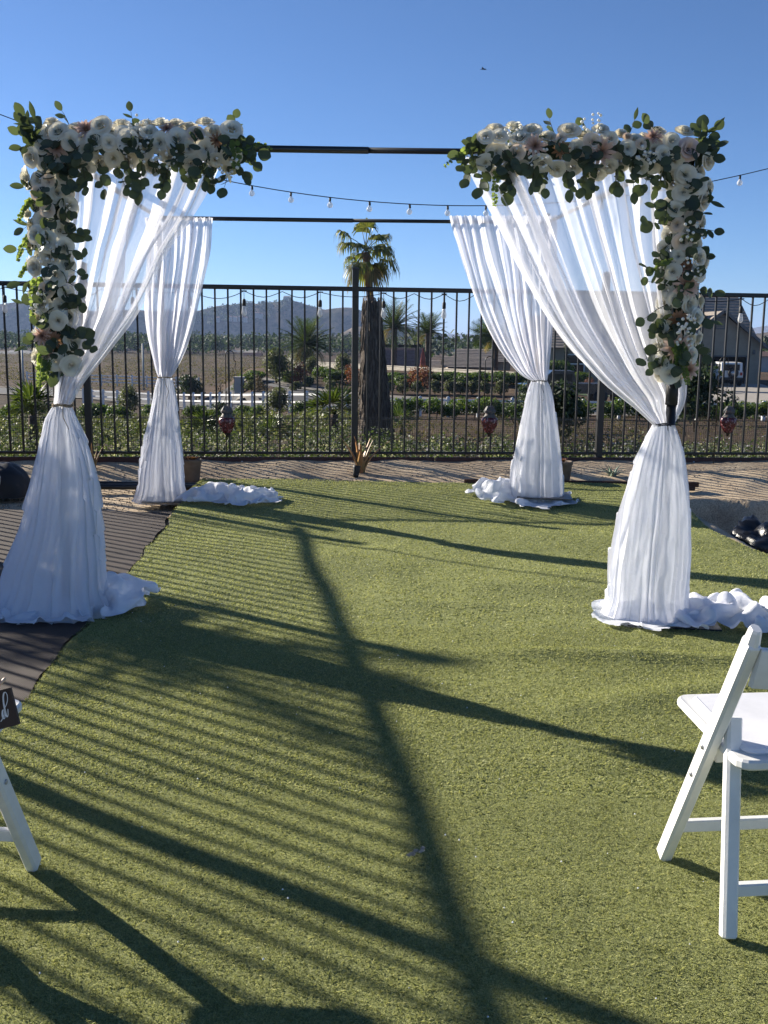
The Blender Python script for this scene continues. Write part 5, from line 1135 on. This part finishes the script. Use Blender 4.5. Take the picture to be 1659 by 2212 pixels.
b = MB(); b.box(rx0-6, gxr, 7.2, 14, -.3, ez); b.build('rear_wall', M['stucco'], hs)
mr = gable_roof(rx0-8, rx1+.3, 3.0, 15, ez+.4, rz1-ez-.4, .5, M['roof_tile'], 'x', 16); mr.build('main_roof', M['roof_tile'], hs)
cx_, cz = hp(1495, 690, Yh+2); b = MB(); b.add([(cx_-3.4, 1.9, ez), (cx_+2.6, 1.9, ez), (cx_+.2, 1.9, cz+.55), (cx_-3.4, 3.0, ez), (cx_+2.6, 3.0, ez), (cx_+.2, 3.0, cz+.55)], [(0, 1, 2), (0, 2, 5, 3), (1, 4, 5, 2)]); b.build('red_gable', M['stucco_red'], hs)
gable_roof(cx_-3.1, cx_+3.5, 1.8, 7, ez+.1, cz+.85-ez, .35, M['roof_tile'], 'y', 8).build('cross_roof', M['roof_tile'], hs)
lx, lz = hp(1628, 760); MB().lathe([(.08, 0), (.12, .05), (.1, .3), (.03, .36)], 8).build('wall_lamp', M['trim'], hs, (lx, -.1, lz-.2))
# left wing of the house, seen between the curtains
wxl, wzb = hp(1168, 828, Yh-3); wxr = hp(1370, 828, Yh-3)[0]; wzt = hp(1200, 745, Yh-3)[1]; b = MB(); b.box(wxl, wxr, -3, -2.7, -.3, wzt); b.box(wxl, wxl+.3, -2.7, 6, -.3, wzt); b.build('wing_wall', M['stucco'], hs)
gable_roof(wxl, wxr, -3, 8, wzt, 2.4, .6, M['roof_tile'], 'x', 12).build('wing_roof', M['roof_tile'], hs)
for u in (1243, 1330):
    qx, qz = hp(u, 790, Yh-3); f = MB(); f.box(qx-.75, qx+.75, -3.06, -3.0, qz-.75, qz+.95); wn = f.build('window', M['vinyl'], hs); f = MB(); f.box(qx-.65, qx+.65, -3.09, -3.065, qz-.65, qz+.1); f.box(qx-.65, qx+.65, -3.09, -3.065, qz+.2, qz+.85); f.build('pane', M['glass_dark'], wn)
# driveway
rows = []
for i in range(13):
    t = i/12; Yq = lerp(58.7, Yh+.2, t); a = at(lerp(1490, 1510, t), 840, Yq); b = at(lerp(1760, 1640, t), 840, Yq); rows.append([(x, Yq, land(x, Yq)+.05) for x in np.linspace(a.x, b.x, 6)])
tag(MB().grid(rows).build('driveway', M['concrete']), 'pale concrete driveway in front of the open garage', kind='structure')
a = at(1230, 826, 76); b = at(1330, 826, 76)
M['lawn'] = pbr('lawn', [(.03, .06, .012), (.06, .10, .022)], .9, 3, bump=.3)
tag(MB().grid([[(x, Yq, land(x, Yq)+.04) for x in np.linspace(at(1190, 820, Yq).x, at(1440, 820, Yq).x, 8)] for Yq in np.linspace(66, 83, 8)]).build('lawn', M['lawn']), 'green lawn in front of the tan house', kind='structure')
for px, Y, me, st, sc, lab, nm in ((1497, 76, S_tree, STEM_T, 1.55, 'olive tree beside the open garage', 'olive_tree'), (1470, 74, S_dark, STEM_S, 1.1, 'dark shrub left of the olive tree by the garage', 'shrub'), (1535, 72, S_bare, STEM_S, .7, 'spiky shrub left of the driveway', 'shrub'), (1528, 64, S_red, STEM_S, .65, 'low reddish shrub at the driveway corner', 'shrub'), (1205, 80, S_jun, STEM_S, 1.0, 'green shrub before the left wing of the tan house', 'shrub'), (1255, 82, S_jun2, STEM_S, .8, 'low hedge shrub under the left wing window', 'shrub'), (1275, 68, S_red, STEM_S, .7, 'red flowering shrub behind the dark pickup', 'shrub'), (1445, 66, S_jun, STEM_S, .9, 'shrub between the front right curtain and the driveway', 'shrub')): shrub(lab, lpt(px, Y), me, nm, st, sc)
V, F = leaf_cloud([(0, 0, 1.3*k, .22, .22, .9) for k in range(1, 4)], 1500, .05, 3); cyp = thing('cypress', 'narrow dark cypress against the left wing of the house', 'tree', lpt(1222, 84)); link('foliage', np_mesh('foliage', V, F, M['dark_leaf']), cyp); link('trunk', STEM_1, cyp, None, None, .6)
# other roofs beyond the wall
def small_house(label, u, v_eave, v_ridge, Y, w, d, wall, roof, name='house', group=None, win=True):
    p = at(u, v_eave, Y); zg = land(p.x, Y)-.5; e = p.z-zg; r = at(u, v_ridge, Y).z-p.z; t = thing(name, label, 'house', (p.x, Y, zg), 0, group); b = MB(); b.box(-w/2, w/2, 0, d, 0, max(.5, e)); b.build('wall', wall, t)
    gable_roof(-w/2, w/2, 0, d, max(.5, e), r, .5, roof, 'x', 8).build('roof', roof, t)
    if win and Y < 400:
        for k in (-.25, .25): MB().box(w*k-.6, w*k+.6, -.04, .0, e-1.8, e-.7).build('window', M['glass_dark'], t)
small_house('brown tiled roof just left of the back right curtain', 1050, 778, 755, 118, 5.5, 6, M['stucco'], M['roof_tile'], win=False); small_house('brown tiled roof below the middle of the wall top', 1010, 790, 772, 112, 4.2, 5, M['stucco'], M['roof_tile'], win=False); small_house('low brown roof behind the upright palm', 940, 796, 780, 116, 5, 5, M['stucco'], M['roof_tile'], win=False); small_house('red tiled roof under the dark pergola', 868, 792, 752, 110, 3.6, 5, M['stucco'], M['roof_red'], win=False)
pg = at(863, 750, 96); zg = land(pg.x, 96); pe = thing('pergola', 'dark wooden pergola beyond the block wall', 'pergola', (pg.x, 96, zg)); hh = pg.z-zg
for x in (-1.6, 1.6):
    for yy in (0, 2.2): MB().box(x-.11, x+.11, yy-.11, yy+.11, 0, hh).build('post', M['black_metal'], pe)
for yy in (0, 2.2): MB().box(-1.95, 1.95, yy-.07, yy+.07, hh, hh+.22).build('beam', M['black_metal'], pe)
for k in range(9): MB().box(-1.8+k*.45-.04, -1.8+k*.45+.04, -.3, 2.5, hh+.22, hh+.34).build('rafter', M['black_metal'], pe)
um = at(913, 785, 90); ub = thing('patio_umbrella', 'closed red patio umbrella beyond the block wall', 'umbrella', (um.x, 90, land(um.x, 90))); hu = at(913, 752, 90).z-land(um.x, 90); MB().tube([(0, 0, 0), (0, 0, hu)], .03, 6).build('pole', M['trim'], ub); MB().lathe([(.2, hu-2.0), (.26, hu-1.6), (.14, hu-.5), (.03, hu+.05)], 10, fn=lambda t, i: 1+.15*math.cos(5*t)).build('canopy', M['umbrella_red'], ub)
for u, v, Y, hgt, lab in ((1186, 690, 62, 0, 'tall pale lamp post right of the back right curtain'), (308, 742, 98, 0, 'tall thin pole in the dry field left'), (47, 748, 100, 0, 'thin pole in the dry field at the left edge')):
    p = at(u, v, Y); zg = land(p.x, Y); t = thing('light_pole', lab, 'pole', (p.x, Y, zg)); MB().tube([(0, 0, -.1), (0, 0, p.z-zg)], [.16 if Y < 70 else .12, .10 if Y < 70 else .08], 8).build('shaft', M['pole_grey'], t); MB().beam((0, 0, p.z-zg), (.8, 0, p.z-zg+.1), .08, .06).build('arm', M['pole_grey'], t)

# ------------------------------------------------------------------ vehicles
def wheel(t, x, y, z, r, w, side, hub=True):
    o_ = MB().lathe([(r*.55, -w/2), (r*.9, -w/2), (r, -w*.35), (r, w*.35), (r*.9, w/2), (r*.55, w/2)], 20).build('wheel', M['rubber'], t, (x, y, z), (0, R(90), 0)); MB().lathe([(r*.08, -w*.3), (r*.56, -w*.32), (r*.56, w*.32), (r*.08, w*.3)], 14).build('rim', M['steel'], o_); return o_
def body(sec, mat, name, t, hw, inset=.0):
    """side profile polygon list of (y, z) extruded across x with tumblehome above the belt"""
    mb = MB(); n = len(sec); zb = sorted(z for _, z in sec)[n//2]
    L_ = [(-hw*(1-inset*max(0, z-zb)), y, z) for y, z in sec]; R_ = [(-x, y, z) for x, y, z in L_]
    mb.add(L_+R_, [tuple(range(n)), tuple(2*n-1-i for i in range(n))]+[(i, (i+1) % n+n*0, n+(i+1) % n, n+i)[::-1] for i in range(n)]); return mb.build(name, mat, t)
jp = at(1579, 832, 82); sv = thing('parked_suv', 'white boxy off road vehicle parked before the open garage, seen from behind', 'car', (jp.x, 82, land(jp.x, 82)+.05), R(-6))
body([(0, .55), (0, 1.15), (4.0, 1.15), (4.0, .6), (3.6, .5), (.2, .5)], M['car_white'], 'body', sv, .86); body([(.05, 1.15), (.12, 1.82), (2.5, 1.85), (2.75, 1.15)], M['car_white'], 'cabin', sv, .80, .1)
b = MB(); b.box(-.58, .58, -.02, .08, 1.22, 1.7); b.build('rear_window', M['glass_dark'], sv); 
for s in (-1, 1):
    b = MB(); b.box(s*.8-.02, s*.8+.02, .35, 1.2, 1.24, 1.7); b.build('side_window', M['glass_dark'], sv); b = MB(); b.box(s*.8-.02, s*.8+.02, 1.4, 2.3, 1.24, 1.7); b.build('side_window', M['glass_dark'], sv); b = MB(); b.box(s*.72-.09, s*.72+.09, -.06, .0, .85, 1.08); b.build('tail_light', M['tail'], sv)
    for y in (.75, 3.2): wheel(sv, s*.78, y, .42, .42, .3, s)
    b = MB(); b.box(s*1.0-.09, s*1.0+.09, 2.65, 2.8, 1.15, 1.35); b.build('mirror', M['car_white'], sv)
o_ = MB().lathe([(.2, -.12), (.36, -.12), (.4, -.06), (.4, .08), (.36, .12), (.2, .12)], 20).build('spare_wheel', M['rubber'], sv, (.08, -.14, 1.02), (R(90), 0, 0)); MB().lathe([(.03, -.08), (.2, -.08), (.2, .13), (.03, .14)], 14).build('rim', M['steel'], o_)
b = MB(); b.box(-.86, .86, -.18, .05, .5, .68); b.build('bumper', M['rubber'], sv)
tk = at(1215, 853, 60); tr = thing('pickup_truck', 'dark pickup truck parked on the road behind the back right curtain', 'truck', (tk.x, 58.5, land(tk.x, 58.5)+.06), R(90))
body([(-2.6, .55), (-2.6, 1.1), (-.3, 1.1), (-.3, 1.12), (1.5, 1.15), (2.7, 1.0), (2.75, .55)], M['car_dark'], 'body', tr, .95); body([(-.35, 1.1), (-.2, 1.78), (1.0, 1.8), (1.7, 1.13)], M['car_dark'], 'cab', tr, .88, .12)
for s in (-1, 1):
    b = MB(); b.box(s*.86-.03, s*.86+.03, -.1, 1.1, 1.2, 1.62); b.build('side_window', M['glass_dark'], tr)
    for y in (-1.7, 1.75): wheel(tr, s*.85, y, .4, .4, .28, s)
    b = MB(); b.box(s*.85-.1, s*.85+.1, -2.66, -2.58, .8, 1.08); b.build('tail_light', M['tail'], tr)
ck = at(1322, 853, 60); cr_ = thing('parked_car', 'dark car mostly hidden behind the front right curtain', 'car', (ck.x+1.4, 58.6, land(ck.x, 58.6)+.06), R(-90))
body([(-2.2, .5), (-2.2, .95), (-1.2, 1.0), (1.0, 1.0), (2.1, .85), (2.15, .45)], M['car_dark'], 'body', cr_, .9); body([(-1.4, .98), (-.8, 1.42), (.4, 1.44), (1.1, 1.0)], M['car_dark'], 'cabin', cr_, .82, .12)
for s in (-1, 1):
    for y in (-1.35, 1.35): wheel(cr_, s*.8, y, .34, .34, .24, s)
    b = MB(); b.box(s*.6-.18, s*.6+.18, 2.1, 2.18, .62, .8); b.build('headlight', M['steel'], cr_)

# ------------------------------------------------------------------ the valley and the hills
random.seed(90)
blobs = []
def far_tree(x, y, w, h): 
    z = land(x, y)
    for _ in range(4): blobs.append((x+rnd(-.3, .3)*w, y+rnd(-.3, .3)*w, z+h*rnd(.35, .75), w*rnd(.25, .45), w*rnd(.25, .45), h*rnd(.2, .35)))
for _ in range(700):
    y = rnd(340, 820); x = rnd(-.42, -.04)*y; far_tree(x, y, rnd(5, 10), rnd(4, 8))
for _ in range(900):
    y = 180*(6.5**(random.random()**.8)); a = rnd(-.42, .45); x = a*y
    dens = sstep(300, 420, y) if a < .02 else sstep(150, 260, y)
    if random.random() < dens and noise.noise((x*.006, y*.006, 1)) > -.15: far_tree(x, y, rnd(5, 11), rnd(4, 9))
for i in range(9):
    for j in range(26): far_tree(at(500, 750, 640).x+j*6.5+i*2, 600+i*16, 5.5, 5)          # orchard rows

V, F = leaf_cloud(blobs, 130000, .55, 4, flat=.7)
M['far_leaf'] = leafmat('far_leaf', [(.02, .034, .013), (.035, .055, .02), (.055, .075, .03)], .25, .7)
scrub = []
for _ in range(1500):
    y = rnd(100, 360); y = round(y/9)*9+rnd(-2, 2); a = rnd(-.42, -.10); q = rnd(.4, 1.3); scrub.append((a*y, y, land(a*y, y)+q*.2, q*rnd(1, 2.2), q, q*.4))
V2, F2 = leaf_cloud(scrub, 34000, .10, 14)
tag(link('scrub', np_mesh('scrub', V2, F2, M['weeds'])), 'dry scrub in lines across the terraced field', 'scrub', kind='stuff')
tag(link('far_trees', np_mesh('far_trees', V, F, M['far_leaf'])), 'woods and orchards spread over the valley floor', 'trees', kind='stuff')
far_h = [(22, 768, 763, 330, 11, 'long pale building in the valley at the left edge'), (52, 769, 763, 335, 10, 'pale building beside the left garland, in the valley'), (205, 756, 751, 420, 14, 'long white building seen between the left curtain folds'), (255, 757, 752, 430, 12, 'white building in the valley left of the back left curtain'), (445, 729, 725, 900, 14, 'tiny white house under the hill, left of the leftmost hanging bulb'), (478, 731, 727, 900, 12, 'tiny pale house under the hill below the leftmost hanging bulb'), (520, 761, 757, 420, 12, 'white shed at the edge of the dry field'), (545, 768, 762, 330, 5, 'white shed left of the bushy palm'), (700, 757, 752, 480, 14, 'low dark house in the valley left of the centre post'), (975, 748, 744, 520, 10, 'white house in the valley right of the upright palm'), (1000, 746, 742, 540, 12, 'pale house in the valley left of the back right curtain'), (1645, 768, 760, 160, 7, 'pale house at the right edge behind the garage')]
for u, ve, vr, Y, w, lab in far_h: small_house(lab, u, ve, vr, Y, w, w*.6, M['stucco_pale'], M['roof_red'] if u % 2 else M['stucco_pale'], 'valley_house', win=False)

def hill_mat():
    m, t, out = new_mat('hill'); b = N(t, 'ShaderNodeBsdfPrincipled', Roughness=1); b.inputs['Specular IOR Level'].default_value = 0
    co_ = coords(t); n1 = N(t, 'ShaderNodeTexNoise', Scale=.012, Detail=9, Roughness=.7); n2 = N(t, 'ShaderNodeTexNoise', Scale=.12, Detail=6, Roughness=.7)
    for n_ in (n1, n2): t.links.new(co_, n_.inputs['Vector'])
    c1 = ramp(t, n1.outputs['Fac'], [(.045, .045, .028), (.11, .085, .058), (.16, .125, .085)], [.38, .5, .62]); c2 = ramp(t, n2.outputs['Fac'], [(.45, .5, .4), (1.1, 1.1, 1.1)], [.4, .55])
    mx = N(t, 'ShaderNodeMix', data_type='RGBA', blend_type='MULTIPLY'); mx.inputs[0].default_value = 1; t.links.new(c1, mx.inputs[6]); t.links.new(c2, mx.inputs[7]); t.links.new(mx.outputs[2], b.inputs['Base Color']); t.links.new(b.outputs[0], out.inputs[0]); return m
M['hill'] = hill_mat()
def hill(name, label, prof, Y0, face, back, seed, rough=.12):
    """prof: list of (px, v) skyline; steep shaded face towards the yard, gentle top"""
    rows = []; us = np.linspace(prof[0][0], prof[-1][0], 220)
    crest = {}
    for j in range(46):
        t = j/45; row = []
        for u in us:
            v = interp(u, prof); Yc = Y0*(1+.02*math.sin(u*.013+seed)); H = at(u, v, Yc).z+9
            gul = noise.noise((u*.011, seed, .3))*1.0+.6*noise.noise((u*.03, seed+2, .7))
            yb = Yc-back-face*(1+.55*gul)
            if t < .6: k = t/.6; y = lerp(yb, Yc-back, k); z = H*(.0+.74*k**.85)
            elif t < .85: k = (t-.6)/.25; y = lerp(Yc-back, Yc, k); z = H*(.74+.26*math.sin(k*math.pi/2))
            else: k = (t-.85)/.15; y = lerp(Yc, Yc+back*1.5, k); z = H*(1-.5*k*k)
            n_ = fbm(u*.05, y*.006, seed, 4)*rough*H*math.sin(math.pi*min(1, t/.85))*.5
            xx = (at(u, v, 1.0).x)*y*(1) ; row.append((xx, y, -9+z+n_*(0 if .83 < t < .87 else 1)))
        rows.append(row)
    return tag(MB().grid(rows).build(name, M['hill']), label, kind='structure')
hill('hills', 'long brown hill with a shaded face behind the valley', [(-260, 690), (-150, 668), (0, 657), (56, 650), (120, 660), (200, 672), (292, 669), (330, 672), (430, 671), (468, 661), (522, 656), (558, 656), (604, 651), (622, 647), (644, 652), (673, 662), (701, 669), (722, 666), (744, 664), (769, 665), (785, 674), (830, 692), (880, 705), (948, 721), (972, 734), (1010, 745)], 1500, 26, 34, 1, .05)
hill('hills', 'low brown spur in front of the long hill', [(640, 745), (690, 728), (735, 722), (765, 705), (800, 706), (850, 722), (900, 735), (990, 748)], 1300, 22, 40, 5)
hill('hills', 'low ridge on the right side of the valley', [(960, 750), (1000, 742), (1060, 738), (1130, 736), (1300, 738), (1500, 735), (1640, 720), (1700, 712), (1900, 705)], 1100, 26, 40, 8)
hill('hills', 'far pale ridge on the horizon', [(820, 735), (960, 722), (1000, 721), (1060, 724), (1200, 726), (1500, 722), (1590, 718), (1630, 708), (1660, 703), (1900, 700)], 5200, 300, 500, 12, .06)
# houses and trees along the top of the hill
for i, (u, v) in enumerate(((470, 690), (497, 688), (508, 689), (520, 688), (530, 690), (556, 680), (563, 682), (622, 645), (616, 648))):
    Y = 1455 if v > 660 else 1500; p = at(u, v, Y); w = 5 if i != 7 else 11
    t = thing('hillside_house', ('leftmost white house on the hillside, near the skyline', 'second white house from the left on the hillside', 'third white house from the left on the hillside', 'fourth white house from the left on the hillside', 'fifth white house from the left on the hillside', 'pale house on the hillside below the long summit', 'pale house right beside the long hillside drive', 'pale flat building on the very summit', 'small building left of the summit building')[i], 'house', p); b = MB(); b.box(-w/2, w/2, -3, 3, -4, 2.5); b.build('wall', M['stucco_pale'], t); gable_roof(-w/2, w/2, -3, 3, 2.5, 1.4, .5, M['roof_red'] if i < 7 else M['stucco_pale'], 'x', 3).build('roof', M['roof_red'] if i < 7 else M['stucco_pale'], t)
blobs = []
for _ in range(190):
    u = rnd(400, 700) if random.random() < .8 else rnd(-20, 800); v0 = interp(u, [(0, 657), (292, 669), (430, 671), (522, 656), (622, 647), (701, 669), (785, 674), (800, 690)]); v = v0+abs(random.gauss(0, 14)); k = min(1, (v-v0)/40); Y = lerp(1500, 1462, min(1, k*1.2)); p = at(u, v+1, Y-4); s = rnd(3, 6.5); blobs.append((p.x, p.y, p.z, s, s, s*.8))
V, F = leaf_cloud(blobs, 9000, 1.3, 8); tag(link('hill_trees', np_mesh('hill_trees', V, F, M['far_leaf'])), 'scrub and trees along the top of the hill', 'trees', kind='stuff')
# bird far off in the sky
bp = at(1043, 150, 60); bd_ = thing('bird', 'tiny dark bird high in the blue sky', 'bird', bp); b = MB(); b.tube([(-.16, 0, 0), (0, 0, .02), (.14, 0, .01), (.2, 0, 0)], [.005, .035, .03, .006], 6); b.add([(-.05, 0, .02), (.07, 0, .02), (-.02, .28, .07), (-.07, .3, .07)], [(0, 1, 2, 3)]); b.add([(-.05, 0, .02), (.07, 0, .02), (-.02, -.28, .05), (-.07, -.3, .05)], [(3, 2, 1, 0)]); b.build('body', M['rubber'], bd_)

# ------------------------------------------------------------------ haze
hz = MB(); hz.box(-9000, 9000, -60, 8200, -12, 130)
m, t, out = new_mat('haze'); pv = t.nodes.new('ShaderNodeVolumePrincipled'); pv.inputs['Color'].default_value = (.45, .62, 1.0, 1); pv.inputs['Density'].default_value = HAZE; pv.inputs['Anisotropy'].default_value = .2
t.links.new(pv.outputs[0], out.inputs['Volume'])
tag(hz.build('haze', m), 'thin bluish haze over the valley', kind='stuff')

# like things share a group
GROUPS = {'curtain': 'sheer curtains on the arch', 'flower_garland': 'flower garlands on the front corners', 'folding_chair': 'white folding chairs by the aisle', 'lantern': 'red mosaic lanterns on the rear fence', 'shepherd_hook': 'garden hooks holding the lanterns', 'string_light': 'string lights', 'iron_fence': 'black iron fences round the yard', 'plant_pot': 'clay pots in the sand bed', 'aloe_plant': 'aloes in the sand bed', 'edging_strip': 'edging at the front of the sand bed', 'rail_fence': 'white rail fences along the road', 'feather_palm': 'feather palms', 'fan_palm_shrub': 'small fan palms beyond the fence', 'hedge': 'hedges along the road', 'hillside_house': 'houses along the top of the hill', 'valley_house': 'houses down in the valley', 'light_pole': 'poles', 'red_shrub': 'red leaved shrubs on the bank', 'bare_tree': 'bare young trees by the road', 'house': 'houses beyond the fence', 'shrub': 'shrubs beyond the fence', 'tree': 'young trees beyond the fence'}
for o in scene.objects:
    if o.parent is None and 'group' not in o and o.get('category'):
        k = o.name.split('.')[0]
        if k in GROUPS: o['group'] = GROUPS[k]
